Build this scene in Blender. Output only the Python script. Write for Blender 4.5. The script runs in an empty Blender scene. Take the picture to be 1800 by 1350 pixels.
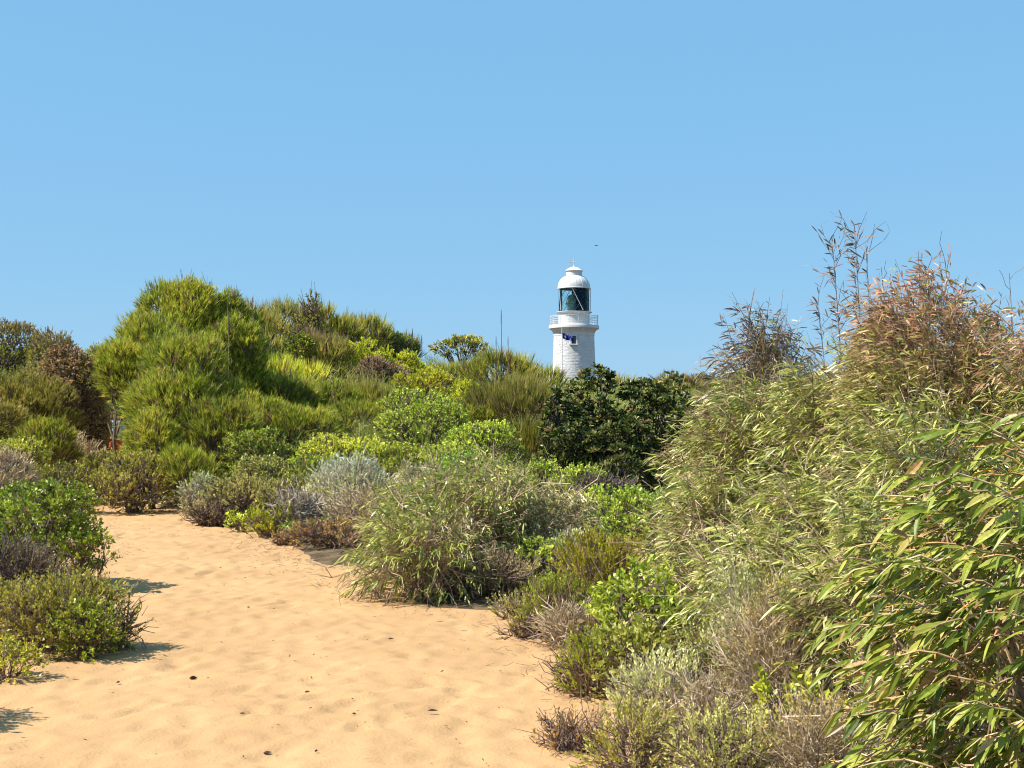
import bpy, math, random
import numpy as np
from mathutils import Vector

random.seed(7)
RNG = np.random.default_rng(11)
scene = bpy.context.scene
COL = scene.collection

# ------------------------------------------------------------------ camera, sky, sun, exposure
FPX = 2473.0            # focal length in pixels of the 1800 x 1350 photograph
CAMH = 1.6
HOR = 760.0             # picture row of the horizon
cam_data = bpy.data.cameras.new("camera")
cam = bpy.data.objects.new("camera", cam_data)
COL.objects.link(cam)
cam.location = (0, 0, CAMH)
cam.rotation_euler = (math.radians(90), 0, 0)
cam_data.sensor_width = 36.0
cam_data.lens = 36.0 * FPX / 1800.0
cam_data.shift_y = (HOR - 675.0) / 1800.0
cam_data.clip_start = 0.1
cam_data.clip_end = 9000
scene.camera = cam

SUN_EL = math.radians(50)
SUN_TH = math.radians(13)          # how far the sun stands to the viewer's side of due left
sdir = Vector((-math.cos(SUN_TH) * math.cos(SUN_EL), -math.sin(SUN_TH) * math.cos(SUN_EL), math.sin(SUN_EL)))
world = bpy.data.worlds.new("World")
scene.world = world
world.use_nodes = True
wn, wl = world.node_tree.nodes, world.node_tree.links
wn.clear()
sky = wn.new("ShaderNodeTexSky")
sky.sky_type = 'NISHITA'
sky.sun_disc = False
sky.sun_elevation = SUN_EL
sky.sun_rotation = math.atan2(sdir.x, sdir.y)
sky.altitude = 0
sky.air_density = 1.0
sky.dust_density = 0.3
sky.ozone_density = 1.6
hsv = wn.new("ShaderNodeHueSaturation")
hsv.inputs['Saturation'].default_value = 1.0
hsv.inputs['Value'].default_value = 1.0
bg = wn.new("ShaderNodeBackground")
bg.inputs['Strength'].default_value = 0.1
wo = wn.new("ShaderNodeOutputWorld")
wl.new(sky.outputs[0], hsv.inputs['Color'])
vma = wn.new("ShaderNodeVectorMath"); vma.operation = 'MULTIPLY_ADD'     # bright even blue of a dry clear day
vma.inputs[1].default_value = (.210, .188, .141)
vma.inputs[2].default_value = (0.893, 2.32, 4.02)
wl.new(hsv.outputs[0], vma.inputs[0])
wl.new(vma.outputs[0], bg.inputs[0])
wl.new(bg.outputs[0], wo.inputs[0])

sl = bpy.data.lights.new("sun", 'SUN')
sl.energy = 5.0
sl.angle = math.radians(0.5)
sl.color = (1.0, 0.93, 0.83)
sun = bpy.data.objects.new("sun", sl)
COL.objects.link(sun)
sun.rotation_euler = (-sdir).to_track_quat('-Z', 'Y').to_euler()

scene.view_settings.view_transform = 'Standard'
scene.view_settings.look = 'None'
scene.view_settings.exposure = 0.85
scene.view_settings.gamma = 1.0
scene.view_settings.use_curve_mapping = False
scene.cycles.pixel_filter_type = 'BLACKMAN_HARRIS'
scene.cycles.filter_width = 1.1
scene.cycles.max_bounces = 6
scene.cycles.diffuse_bounces = 3
scene.cycles.transparent_max_bounces = 8
scene.cycles.sample_clamp_indirect = 6

# ------------------------------------------------------------------ helpers: tagging and meshes
def tag(o, label=None, cat=None, group=None, kind=None):
    if label: o['label'] = label
    if cat: o['category'] = cat
    if group: o['group'] = group
    if kind: o['kind'] = kind
    return o

def empty(name, loc):
    o = bpy.data.objects.new(name, None)
    o.empty_display_size = 0.1
    o.location = loc
    COL.objects.link(o)
    return o

def link_mesh(name, me, mat=None, parent=None, loc=None):
    o = bpy.data.objects.new(name, me)
    if mat: me.materials.append(mat)
    if parent: o.parent = parent
    if loc is not None: o.location = loc
    COL.objects.link(o)
    return o

def np_mesh(name, V, polys, col=None, smooth=False):
    """polys: list of int arrays (n, k)"""
    me = bpy.data.meshes.new(name)
    V = np.ascontiguousarray(V, dtype=np.float32)
    polys = [p for p in polys if len(p)]
    me.vertices.add(len(V))
    me.vertices.foreach_set("co", V.ravel())
    li = np.concatenate([p.ravel() for p in polys]).astype(np.int32)
    sizes = np.concatenate([np.full(len(p), p.shape[1]) for p in polys])
    starts = np.concatenate([[0], np.cumsum(sizes)[:-1]]).astype(np.int32)
    me.loops.add(len(li))
    me.loops.foreach_set("vertex_index", li)
    me.polygons.add(len(starts))
    me.polygons.foreach_set("loop_start", starts)
    me.polygons.foreach_set("use_smooth", np.full(len(starts), bool(smooth)))
    if col is not None:
        a = me.attributes.new("Col", 'FLOAT_COLOR', 'POINT')
        c4 = np.ones((len(V), 4), dtype=np.float32)
        c4[:, :3] = col
        a.data.foreach_set("color", c4.ravel())
    me.update(calc_edges=True)
    return me

class Bag:
    """collects vertices, polygons and vertex colours for one mesh"""
    def __init__(s): s.V = []; s.P = {}; s.C = []; s.n = 0
    def add(s, V, polys, col):
        V = np.asarray(V, dtype=np.float32)
        s.V.append(V)
        c = np.empty((len(V), 3), dtype=np.float32); c[:] = col
        s.C.append(c)
        for p in polys:
            p = np.asarray(p)
            if len(p): s.P.setdefault(p.shape[1], []).append(p + s.n)
        s.n += len(V)
    def build(s, name, mat, parent=None, loc=None, smooth=False):
        me = np_mesh(name, np.concatenate(s.V), [np.concatenate(p) for p in s.P.values()], np.concatenate(s.C), smooth)
        return link_mesh(name, me, mat, parent, loc)

def nrm(a):
    return a / np.maximum(np.linalg.norm(a, axis=-1, keepdims=True), 1e-9)

# ------------------------------------------------------------------ helpers: noise
def perlin2(x, y, seed=0):
    r = np.random.default_rng(seed)
    g = r.random((256, 256)) * 2 * np.pi
    gx, gy = np.cos(g), np.sin(g)
    xi, yi = np.floor(x).astype(int), np.floor(y).astype(int)
    xf, yf = x - xi, y - yi
    u, v = xf * xf * xf * (xf * (xf * 6 - 15) + 10), yf * yf * yf * (yf * (yf * 6 - 15) + 10)
    def d(i, j):
        a, b = (xi + i) % 256, (yi + j) % 256
        return gx[a, b] * (xf - i) + gy[a, b] * (yf - j)
    return (d(0, 0) * (1 - u) + d(1, 0) * u) * (1 - v) + (d(0, 1) * (1 - u) + d(1, 1) * u) * v

def sstep(a, b, x):
    t = np.clip((x - a) / (b - a), 0, 1)
    return t * t * (3 - 2 * t)

# ------------------------------------------------------------------ materials
def principled(name, base=(.5, .5, .5), rough=.6, spec=.3, metal=0):
    m = bpy.data.materials.new(name); m.use_nodes = True
    b = m.node_tree.nodes['Principled BSDF']
    b.inputs['Base Color'].default_value = (*base, 1)
    b.inputs['Roughness'].default_value = rough
    b.inputs['Metallic'].default_value = metal
    b.inputs['Specular IOR Level'].default_value = spec
    return m

def noise_mix(m, c1, c2, scale, detail=4, lo=.35, hi=.65, bump=0, bscale=None, obj=True):
    nt = m.node_tree; n, l = nt.nodes, nt.links
    b = n['Principled BSDF']
    tc = n.new('ShaderNodeTexCoord')
    no = n.new('ShaderNodeTexNoise'); no.inputs['Scale'].default_value = scale; no.inputs['Detail'].default_value = detail
    l.new(tc.outputs['Object'], no.inputs['Vector'])
    r = n.new('ShaderNodeValToRGB')
    r.color_ramp.elements[0].position = lo; r.color_ramp.elements[0].color = (*c1, 1)
    r.color_ramp.elements[1].position = hi; r.color_ramp.elements[1].color = (*c2, 1)
    l.new(no.outputs['Fac'], r.inputs['Fac']); l.new(r.outputs[0], b.inputs['Base Color'])
    if bump:
        n2 = n.new('ShaderNodeTexNoise'); n2.inputs['Scale'].default_value = bscale or scale * 4; n2.inputs['Detail'].default_value = 5
        l.new(tc.outputs['Object'], n2.inputs['Vector'])
        bp = n.new('ShaderNodeBump'); bp.inputs['Strength'].default_value = 1; bp.inputs['Distance'].default_value = bump
        l.new(n2.outputs['Fac'], bp.inputs['Height']); l.new(bp.outputs[0], b.inputs['Normal'])
    return m

def attr_mat(name, rough=.5, spec=.35, trans=0.25, nscale=9, namp=.35):
    """colour from the mesh's own colour layer, blotched by noise; some light passes through"""
    m = bpy.data.materials.new(name); m.use_nodes = True
    n, l = m.node_tree.nodes, m.node_tree.links
    b = n['Principled BSDF']; out = n['Material Output']
    a = n.new('ShaderNodeAttribute'); a.attribute_name = "Col"
    tc = n.new('ShaderNodeTexCoord')
    no = n.new('ShaderNodeTexNoise'); no.inputs['Scale'].default_value = nscale; no.inputs['Detail'].default_value = 3
    l.new(tc.outputs['Object'], no.inputs['Vector'])
    mr = n.new('ShaderNodeMapRange'); mr.inputs['From Min'].default_value = .3; mr.inputs['From Max'].default_value = .7
    mr.inputs['To Min'].default_value = 1 - namp; mr.inputs['To Max'].default_value = 1 + namp
    l.new(no.outputs['Fac'], mr.inputs['Value'])
    vm = n.new('ShaderNodeVectorMath'); vm.operation = 'SCALE'
    l.new(a.outputs['Color'], vm.inputs[0]); l.new(mr.outputs[0], vm.inputs['Scale'])
    l.new(vm.outputs[0], b.inputs['Base Color'])
    b.inputs['Roughness'].default_value = rough; b.inputs['Specular IOR Level'].default_value = spec
    if trans > 0:
        t = n.new('ShaderNodeBsdfTranslucent'); l.new(vm.outputs[0], t.inputs['Color'])
        mx = n.new('ShaderNodeMixShader'); mx.inputs['Fac'].default_value = trans
        l.new(b.outputs[0], mx.inputs[1]); l.new(t.outputs[0], mx.inputs[2]); l.new(mx.outputs[0], out.inputs['Surface'])
    return m

M_LEAF = attr_mat("leaf", .5, .3, .38)
M_GLOSSY = attr_mat("waxy_leaf", .4, .4, .3)
M_DRY = attr_mat("dry_leaf", .8, .15, .25)
M_BARK = attr_mat("bark", .9, .1, 0, 30, .4)
M_WHITE = noise_mix(principled("white_masonry_paint", rough=.6, spec=.3), (.50, .50, .49), (.59, .59, .58), 1.3, 5, bump=.012, bscale=7)
M_WHITEM = noise_mix(principled("white_metal_paint", rough=.4, spec=.4), (.55, .55, .54), (.62, .62, .61), 2.0, 4)

# ------------------------------------------------------------------ terrain
def ground_pt(px, py):
    """point of the sloping sand plane z = 0.02 y seen at a picture position"""
    d = CAMH / ((py - HOR) / FPX + .02)
    return ((px - 900) / FPX * d, d)

_poly_px = [(1180, 1900), (1085, 1420), (1055, 1345), (1045, 1290), (1030, 1230), (965, 1185), (915, 1155), (892, 1108), (860, 1090), (700, 1082),
            (640, 1060), (612, 1004), (560, 1010), (500, 1000), (468, 972), (440, 948), (395, 930), (365, 905), (330, 897), (190, 905),
            (176, 960), (165, 1010), (60, 1045), (-100, 1060), (-420, 1080), (-900, 1300), (-900, 1900)]
POLY = np.array([ground_pt(*p) for p in _poly_px])
TRAIL = np.array([((px - 900) / FPX * d, d) for px, d in [(260, 19), (165, 22), (140, 25), (150, 29), (178, 34), (205, 41), (240, 50), (300, 60)]])

def path_sdf(x, y):
    """metres outside (+) or inside (-) the sandy path"""
    sh = np.shape(x); x = np.ravel(x).astype(float); y = np.ravel(y).astype(float)
    dist = np.full(x.shape, 1e9); inside = np.zeros(x.shape, bool)
    n = len(POLY)
    for i in range(n):
        ax, ay = POLY[i]; bx, by = POLY[(i + 1) % n]
        ex, ey = bx - ax, by - ay
        t = np.clip(((x - ax) * ex + (y - ay) * ey) / (ex * ex + ey * ey), 0, 1)
        dist = np.minimum(dist, np.hypot(x - ax - t * ex, y - ay - t * ey))
        c = ((ay > y) != (by > y)) & (x < (bx - ax) * (y - ay) / ((by - ay) or 1e-9) + ax)
        inside ^= c
    s = np.where(inside, -dist, dist)
    td = np.full(x.shape, 1e9)
    for i in range(len(TRAIL) - 1):
        ax, ay = TRAIL[i]; bx, by = TRAIL[i + 1]; ex, ey = bx - ax, by - ay
        t = np.clip(((x - ax) * ex + (y - ay) * ey) / (ex * ex + ey * ey), 0, 1)
        td = np.minimum(td, np.hypot(x - ax - t * ex, y - ay - t * ey))
    return np.minimum(s, td - .75).reshape(sh)

# control heights: (picture column, distance, height)
_ctl = [
    (1500, 4, .12), (1900, 4, .15), (2300, 5, .2), (1250, 6, .16), (1500, 7, .25), (1800, 8, .4), (2200, 9, .5), (1080, 8, .2), (1250, 9, .35), (1500, 10, .5),
    (1800, 12, .8), (1000, 11, .28), (1150, 12, .4), (1350, 13, .6), (800, 12, .3), (950, 14, .4), (1100, 15, .45), (1300, 17, .7), (1600, 17, 1.1), (600, 16, .4), (750, 17, .5),
    (950, 18, .55), (450, 20, .5), (600, 20, .75), (800, 21, .8), (1100, 22, .6), (1350, 23, 1.0), (1700, 24, 1.6), (300, 23, .9), (450, 24, 1.25), (600, 25, 1.45), (760, 26, 1.5),
    (900, 27, 1.5), (1100, 27, 1.2), (1300, 30, 1.5), (340, 27, 2.0), (470, 29, 2.6), (600, 30, 2.6), (750, 31, 2.3), (900, 32, 2.15), (1100, 34, 2.0), (1350, 38, 2.1),
    (350, 33, 3.3), (480, 34, 3.5), (620, 35, 3.35), (750, 37, 3.1), (900, 39, 2.75), (1050, 41, 2.35), (1250, 45, 2.35), (1500, 48, 2.8), (1800, 48, 3.2), (2300, 40, 3.0),
    (400, 42, 3.4), (620, 44, 3.2), (900, 48, 2.4), (1200, 56, 1.4), (1600, 65, 1.5), (300, 42, 2.2), (360, 55, 2.0), (700, 60, 1.6),
    (20, 17, .5), (-60, 20, .75), (60, 22, .85), (-200, 24, 1.2), (60, 27, 1.15), (110, 31, 1.3), (20, 32, 1.9), (60, 36, 2.6), (20, 40, 3.2), (120, 40, 2.4), (-200, 36, 3.2), (-150, 45, 3.4), (60, 50, 2.6),
    (-300, 14, .4), (-600, 12, .4), (-700, 30, 2.0), (900, 80, .3), (400, 90, .2), (1500, 90, .3), (0, 90, .8), (900, 150, 0), (2400, 120, .5), (-600, 120, .5),
]
CTL = np.array([((px - 900) / FPX * d, d, z) for px, d, z in _ctl])

def height(x, y):
    sh = np.shape(x); x = np.ravel(np.asarray(x, float)); y = np.ravel(np.asarray(y, float))
    num = np.zeros(x.shape); den = np.full(x.shape, 1e-12)
    for cx, cy, cz in CTL:
        s = .055 * cy + .35
        r2 = ((x - cx) ** 2 + (y - cy) ** 2) / (s * s)
        w = 1.0 / (s ** .0) / (r2 + .6) ** 2.2
        num += w * cz; den += w
    z = num / den
    far = sstep(100, 220, np.hypot(x, y)); z = z * (1 - far)
    back = sstep(3, -4, y); z = z * (1 - back) + .05 * back
    z = z + .10 * perlin2(x * .45 + 31, y * .45 + 7, 3) * sstep(.3, 2.5, path_sdf(x, y))
    s = path_sdf(x, y)
    flat = .02 * np.minimum(y, 24) + 0 * y
    k = sstep(0.0, 1.5, s)
    z = flat * (1 - k) + z * k
    return z.reshape(sh)

def H1(x, y): return float(height(np.array([x]), np.array([y]))[0])

# footprints and churned sand
def sand_relief(x, y):
    r = np.random.default_rng(5)
    z = .008 * perlin2(x / .55, y / .55, 21) + .011 * perlin2(x / .24, y / .28, 22) + .015 * perlin2(x / .12, y / .13, 23) + .007 * perlin2(x / .065, y / .065, 25)
    z += .05 * perlin2(x / 2.3, y / 2.3, 24)
    ok = (y < 25)
    for i in range(1900):
        cy = 4.6 + 16 * r.random() ** 1.25
        cx = r.uniform(-4.6, 2.2) if cy < 12 else r.uniform(-6.5, -1)
        a = r.normal(0, .5) + .25; L, W = r.uniform(.11, .16), r.uniform(.05, .075)
        m = ok & (abs(x - cx) < .35) & (abs(y - cy) < .35)
        if not m.any(): continue
        dx, dy = x[m] - cx, y[m] - cy
        u = (dx * math.sin(a) + dy * math.cos(a)) / L; v = (dx * math.cos(a) - dy * math.sin(a)) / W
        q = np.sqrt(u * u + v * v)
        dep = r.uniform(.003, .011)
        z[m] += -dep * np.exp(-(q ** 4) * .9) + dep * .55 * np.exp(-((q - 1.45) / .38) ** 2)
    return z

def graded(a, b, c, d, fine, coarse_n, ratio=1.18):
    """fine between b and c, growing outwards to a and d"""
    mid = list(np.arange(b, c, fine))
    lo = []; s = fine; v = b
    while v > a: s = min(s * ratio, (c - a)); v -= s; lo.append(v)
    hi = []; s = fine; v = mid[-1]
    while v < d: s = s * ratio; v += s; hi.append(v)
    return np.array(lo[::-1] + mid + hi)

def grid_mesh(name, xs, ys, zf, keep=None):
    X, Y = np.meshgrid(xs, ys)
    Z = zf(X, Y)
    V = np.stack([X, Y, Z], -1).reshape(-1, 3)
    ny, nx = X.shape
    idx = np.arange(ny * nx).reshape(ny, nx)
    F = np.stack([idx[:-1, :-1], idx[:-1, 1:], idx[1:, 1:], idx[1:, :-1]], -1).reshape(-1, 4)
    if keep is not None:
        k = keep(X, Y).ravel()
        F = F[k[F].all(1)]
        used = np.unique(F); remap = np.zeros(len(V), int); remap[used] = np.arange(len(used))
        V = V[used]; F = remap[F]
    return np_mesh(name, V, [F], smooth=True)

# sand material: warm orange beige, fine grain relief
def sand_mat():
    m = principled("beach_sand", rough=.95, spec=.1)
    n, l = m.node_tree.nodes, m.node_tree.links; b = n['Principled BSDF']
    tc = n.new('ShaderNodeTexCoord')
    def noise(s, d):
        q = n.new('ShaderNodeTexNoise'); q.inputs['Scale'].default_value = s; q.inputs['Detail'].default_value = d
        l.new(tc.outputs['Object'], q.inputs['Vector']); return q
    r = n.new('ShaderNodeValToRGB'); e = r.color_ramp.elements
    e[0].position = .3; e[0].color = (.40, .244, .116, 1); e[1].position = .72; e[1].color = (.485, .303, .147, 1)
    l.new(noise(1.6, 6).outputs['Fac'], r.inputs['Fac'])
    r2 = n.new('ShaderNodeValToRGB'); e = r2.color_ramp.elements
    e[0].position = .33; e[0].color = (.72, .7, .68, 1); e[1].position = .5; e[1].color = (1, 1, 1, 1)
    l.new(noise(260, 3).outputs['Fac'], r2.inputs['Fac'])
    mx = n.new('ShaderNodeMix'); mx.data_type = 'RGBA'; mx.blend_type = 'MULTIPLY'; mx.inputs['Factor'].default_value = .5
    l.new(r.outputs[0], mx.inputs['A']); l.new(r2.outputs[0], mx.inputs['B']); l.new(mx.outputs['Result'], b.inputs['Base Color'])
    bp = n.new('ShaderNodeBump'); bp.inputs['Distance'].default_value = .006; bp.inputs['Strength'].default_value = .8
    l.new(noise(55, 6).outputs['Fac'], bp.inputs['Height']); l.new(bp.outputs[0], b.inputs['Normal'])
    return m
M_SAND = sand_mat()
M_SOIL = noise_mix(principled("sandy_soil_with_litter", rough=.95, spec=.1), (.06, .045, .028), (.17, .12, .065), 3.2, 6, .4, .62, bump=.02, bscale=14)

xs = graded(-3500, -16, 12, 3500, .3, 0, 1.22); ys = graded(-3500, 2, 56, 3500, .3, 0, 1.2)
def gz(X, Y):
    s = path_sdf(X, Y)
    return height(X, Y) - .10 * sstep(.15, -.25, s)
ground = link_mesh("ground", grid_mesh("ground", xs, ys, gz), M_SOIL)
tag(ground, kind='structure')
xs = graded(-9, -7.4, 2.6, 4, .034, 0, 1.2); ys = np.concatenate([graded(-2, 4.6, 12, 12.03, .032, 0, 1.1), np.arange(12.1, 21, .05), np.arange(21, 24, .09)])
def pz(X, Y):
    s = path_sdf(X, Y)
    return height(X, Y) + sand_relief(X.ravel(), Y.ravel()).reshape(X.shape) * sstep(.6, -.2, s) + .012 - .09 * sstep(.25, .8, s)
sand = link_mesh("sand_path", grid_mesh("sand_path", xs, ys, pz, lambda X, Y: path_sdf(X, Y) < .85), M_SAND)
tag(sand, kind='structure')
xs = graded(-22, -14, -5, -4.9, .15, 0, 1.2); ys = np.arange(23.85, 58, .15)
trail = link_mesh("sandy_trail", grid_mesh("sandy_trail", xs, ys, lambda X, Y: height(X, Y) + .012 - .09 * sstep(.25, .8, path_sdf(X, Y)), lambda X, Y: path_sdf(X, Y) < .85), M_SAND)
tag(trail, kind='structure')

# ------------------------------------------------------------------ plant geometry
def leaf_polys(P, D, N, L, W, col, shape, droop=0.0, fold=0.25):
    """vectorised leaves -> (V, polys, C).  P base, D direction, N face normal, L length, W width"""
    n = len(P)
    S = nrm(np.cross(D, N)); N = np.cross(S, D)
    L = L[:, None]; W = W[:, None]
    G = np.array([0, 0, -1.0])
    def at(t): return P + D * L * t + G * L * (droop * t * t)
    i = np.arange(n)[:, None]
    if shape == 'needle':
        V = np.stack([P - S * W * .5, P + S * W * .5, at(1.0)], 1)
        polys = [i * 3 + [0, 1, 2]]; k = 3
    elif shape == 'oval':
        V = np.stack([P, at(.55) - S * W * .5, at(1.0), at(.55) + S * W * .5], 1)
        polys = [i * 4 + [0, 1, 2, 3]]; k = 4
    elif shape == 'spoon':       # blunt leaf
        V = np.stack([P, at(.55) - S * W * .42 + N * W * fold, at(.9) - S * W * .4 + N * W * fold, at(1.0), at(.9) + S * W * .4 + N * W * fold, at(.55) + S * W * .42 + N * W * fold], 1)
        polys = [i * 6 + [0, 3, 2, 1], i * 6 + [0, 5, 4, 3]]; k = 6
    elif shape == 'lance':
        V = np.stack([P, at(.33) - S * W * .45, at(.33) + S * W * .45, at(.7) - S * W * .4, at(.7) + S * W * .4, at(1.0)], 1)
        polys = [i * 6 + [0, 2, 1], i * 6 + [1, 2, 4, 3], i * 6 + [3, 4, 5]]; k = 6
    elif shape == 'blade':       # large leaf, folded along its midrib
        ts = [.12, .35, .6, .84]; ws = [.26, .48, .46, .27]
        rows = [P]
        for t, w in zip(ts, ws):
            rows += [at(t) - S * W * w + N * W * fold * w, at(t), at(t) + S * W * w + N * W * fold * w]
        rows.append(at(1.0))
        V = np.stack(rows, 1); k = 14
        polys = [i * 14 + [0, 2, 1], i * 14 + [0, 3, 2], i * 14 + [10, 11, 13], i * 14 + [11, 12, 13]]
        for r in range(3):
            b = 1 + 3 * r
            polys += [i * 14 + [b, b + 1, b + 4, b + 3], i * 14 + [b + 1, b + 2, b + 5, b + 4]]
    C = np.repeat(col, k, axis=0)
    return V.reshape(-1, 3), polys, C

def tubes(PL, R, sides=3):
    """PL (m,k,3) polylines, R (m,k) radii"""
    m, k, _ = PL.shape
    d = nrm(PL[:, -1] - PL[:, 0])
    a = np.where(abs(d[:, 2:3]) < .9, np.array([[0, 0, 1.0]]), np.array([[1.0, 0, 0]]))
    u = nrm(np.cross(d, a)); v = np.cross(d, u)
    th = np.arange(sides) / sides * 2 * np.pi
    ring = u[:, None, None, :] * np.cos(th)[None, None, :, None] + v[:, None, None, :] * np.sin(th)[None, None, :, None]
    V = PL[:, :, None, :] + ring * R[:, :, None, None]
    V = V.reshape(-1, 3)
    base = (np.arange(m) * k * sides)[:, None, None] + (np.arange(k - 1) * sides)[None, :, None] + np.arange(sides)[None, None, :]
    nx = (np.arange(m) * k * sides)[:, None, None] + (np.arange(k - 1) * sides)[None, :, None] + ((np.arange(sides) + 1) % sides)[None, None, :]
    F = np.stack([base, nx, nx + sides, base + sides], -1).reshape(-1, 4)
    return V, [F], m * k * sides

def bent(A, B, k, sag=0.0, jit=.05, rng=RNG):
    """polylines from A to B with some wander and an upward or downward bow"""
    t = np.linspace(0, 1, k)[None, :, None]
    PL = A[:, None, :] * (1 - t) + B[:, None, :] * t
    ln = np.linalg.norm(B - A, axis=1)[:, None, None]
    PL[:, :, 2:3] += sag * ln * np.sin(t * np.pi) if sag else 0
    w = rng.normal(0, 1, (len(A), k, 3)) * jit * ln * np.sin(t * np.pi)
    return PL + w

def pal(colors, v):
    c = np.array(colors, float); x = np.clip(v, 0, .9999) * (len(c) - 1); i = x.astype(int); f = (x - i)[:, None]
    return c[i] * (1 - f) + c[i + 1] * f

# every kind of plant: leaf shape and size, how the sprigs grow, palette of leaf colours, highlights painted in for banksia and willow
SP = {
 'needle': dict(vs=.22, deadfrac=.08, shape='needle', L=.13, W=.008, k=14, sl=.16, ang=.42, up=.45, wind=(0, 0, .1), droop=0, cover=3.8, mat='leaf', q=.36, lobes=20, over=.85,
    pal=[(0.061, 0.099, 0.018), (0.158, 0.223, 0.027), (0.263, 0.322, 0.045), (0.35, 0.371, 0.068), (0.473, 0.396, 0.105)], bark=(.16, .12, .08)),
 'rush': dict(vs=.22, deadfrac=.12, shape='needle', L=.28, W=.008, k=9, sl=.10, ang=.22, up=.95, wind=(0, 0, .2), droop=0, cover=3.4, mat='leaf', q=.38, lobes=12, over=.8,
    pal=[(.075,.10,.02),(.15,.20,.03),(.25,.28,.05),(.36,.35,.10),(.42,.33,.16)], bark=(.2, .15, .1)),
 'leafy': dict(tint=(1.75, 1.35, .80), shape='oval', L=.042, W=.022, k=11, sl=.10, ang=.95, up=.4, wind=(0, 0, .3), droop=.1, cover=3.2, mat='waxy', q=.38, lobes=14,
    pal=[(0.057, 0.109, 0.017), (0.133, 0.217, 0.025), (0.237, 0.341, 0.039), (0.361, 0.442, 0.077)], bark=(.16, .12, .09)),
 'yellow': dict(tint=(1.25, 1.36, .95), shape='oval', L=.05, W=.022, k=10, sl=.10, ang=.7, up=.7, wind=(0, 0, .3), droop=0, cover=3, mat='leaf', q=.36, lobes=12,
    pal=[(0.156, 0.182, 0.012), (0.351, 0.351, 0.024), (0.52, 0.481, 0.036), (0.65, 0.546, 0.06)], bark=(.2, .13, .09)),
 'heath': dict(over=.45, cz=.36, shape='oval', L=.022, W=.009, k=16, sl=.12, ang=.7, up=.45, wind=(0, 0, .2), droop=0, cover=2.6, mat='leaf', q=.34, lobes=15,
    pal=[(0.085, 0.099, 0.021), (0.17, 0.198, 0.035), (0.289, 0.314, 0.07), (0.391, 0.38, 0.126)], bark=(.22, .16, .12), twigs=1.5),
 'limeheath': dict(tint=(1.25, 1.38, .95), over=.45, cz=.36, shape='oval', L=.022, W=.009, k=18, sl=.11, ang=.6, up=.6, wind=(0, 0, .2), droop=0, cover=2.8, mat='leaf', q=.32, lobes=14,
    pal=[(0.13, 0.135, 0.012), (0.286, 0.297, 0.018), (0.39, 0.365, 0.036), (0.468, 0.324, 0.036)], bark=(.26, .17, .12), twigs=1.5),
 'silver': dict(over=.45, cz=.36, shape='oval', L=.024, W=.010, k=14, sl=.12, ang=.6, up=.75, wind=(0, 0, .3), droop=0, cover=1.5, mat='dry', q=.34, lobes=12,
    pal=[(0.2, 0.237, 0.132), (0.325, 0.362, 0.22), (0.45, 0.475, 0.33), (0.5, 0.45, 0.363)], bark=(.50, .42, .31), twigs=6),
 'twiggy': dict(over=.45, cz=.36, shape='oval', L=.018, W=.008, k=6, sl=.15, ang=.8, up=.2, wind=(0, 0, .2), droop=0, cover=.8, mat='dry', q=.34, lobes=12,
    pal=[(0.208, 0.156, 0.088), (0.312, 0.26, 0.143), (0.26, 0.273, 0.11)], bark=(.50, .39, .27), twigs=9),
 'brownheath': dict(over=.45, cz=.36, shape='oval', L=.02, W=.009, k=14, sl=.10, ang=.7, up=.4, wind=(0, 0, .2), droop=0, cover=1.8, mat='dry', q=.34, lobes=12,
    pal=[(0.135, 0.087, 0.046), (0.285, 0.196, 0.098), (0.405, 0.275, 0.143), (0.3, 0.29, 0.065)], bark=(.22, .15, .12), twigs=4),
 'dead': dict(shape='oval', L=.05, W=.024, k=8, sl=.12, ang=1.0, up=.1, wind=(0, 0, -.3), droop=.2, cover=2.1, mat='dry', q=.36, lobes=12,
    pal=[(0.135, 0.068, 0.038), (0.285, 0.15, 0.075), (0.435, 0.255, 0.135), (0.54, 0.36, 0.21)], bark=(.12, .08, .06), twigs=3),
 'banksia': dict(tint=(1.45, 1.4, .9), vs=.26, shape='spoon', L=.10, W=.042, k=14, sl=.05, ang=1.1, up=.7, wind=(0, 0, .1), droop=.05, cover=3.4, mat='waxy', q=.26, lobes=30,
    pal=[(.012,.022,.006),(.03,.05,.012),(.07,.095,.025),(.15,.16,.06),(.28,.25,.12)], bark=(.10, .08, .07), twigs=2),  # palette's pale end paints glints and lit clusters into the leaf colour
 'willow': dict(shape='lance', L=.10, W=.0115, k=13, sl=.30, ang=.75, up=.0, tint=(1.18, 1.17, 1.0), vs=.28, deadfrac=.10, wind=(-.45, -.05, -.45), droop=.22, cover=2.6, mat='blade', over=.45, q=.36, lobes=15,
    pal=[(0.083, 0.128, 0.024), (0.165, 0.216, 0.038), (0.281, 0.32, 0.068), (0.412, 0.416, 0.135), (0.478, 0.416, 0.189)], bark=(.42, .31, .20), twigs=1.2),  # palest tones put glossy leaf highlights into the colour
}
M_BLADE = attr_mat("long_leaf", .36, .55, .28)
MATS = {'leaf': M_LEAF, 'blade': M_BLADE, 'waxy': M_GLOSSY, 'dry': M_DRY}
STATS = {}

def make_lobes(rx, ry, rz, cz, q, n, rng):
    L = [(np.array([0, 0, cz]), np.array([rx, ry, rz]) * .55)]
    for i in range(n):
        z = rng.uniform(-.75, .95); a = (i * 2.4 + rng.uniform(-.4, .4)); r = math.sqrt(max(0, 1 - z * z))
        u = np.array([r * math.cos(a), r * math.sin(a), z])
        s = q * rng.uniform(.55, 1.4)
        L.append((np.array([0, 0, cz]) + u * np.array([rx, ry, rz]) * (1 - s * .92) * rng.uniform(.86, 1.1), np.array([rx, ry, rz]) * s + 0.02))
    return L

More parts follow.
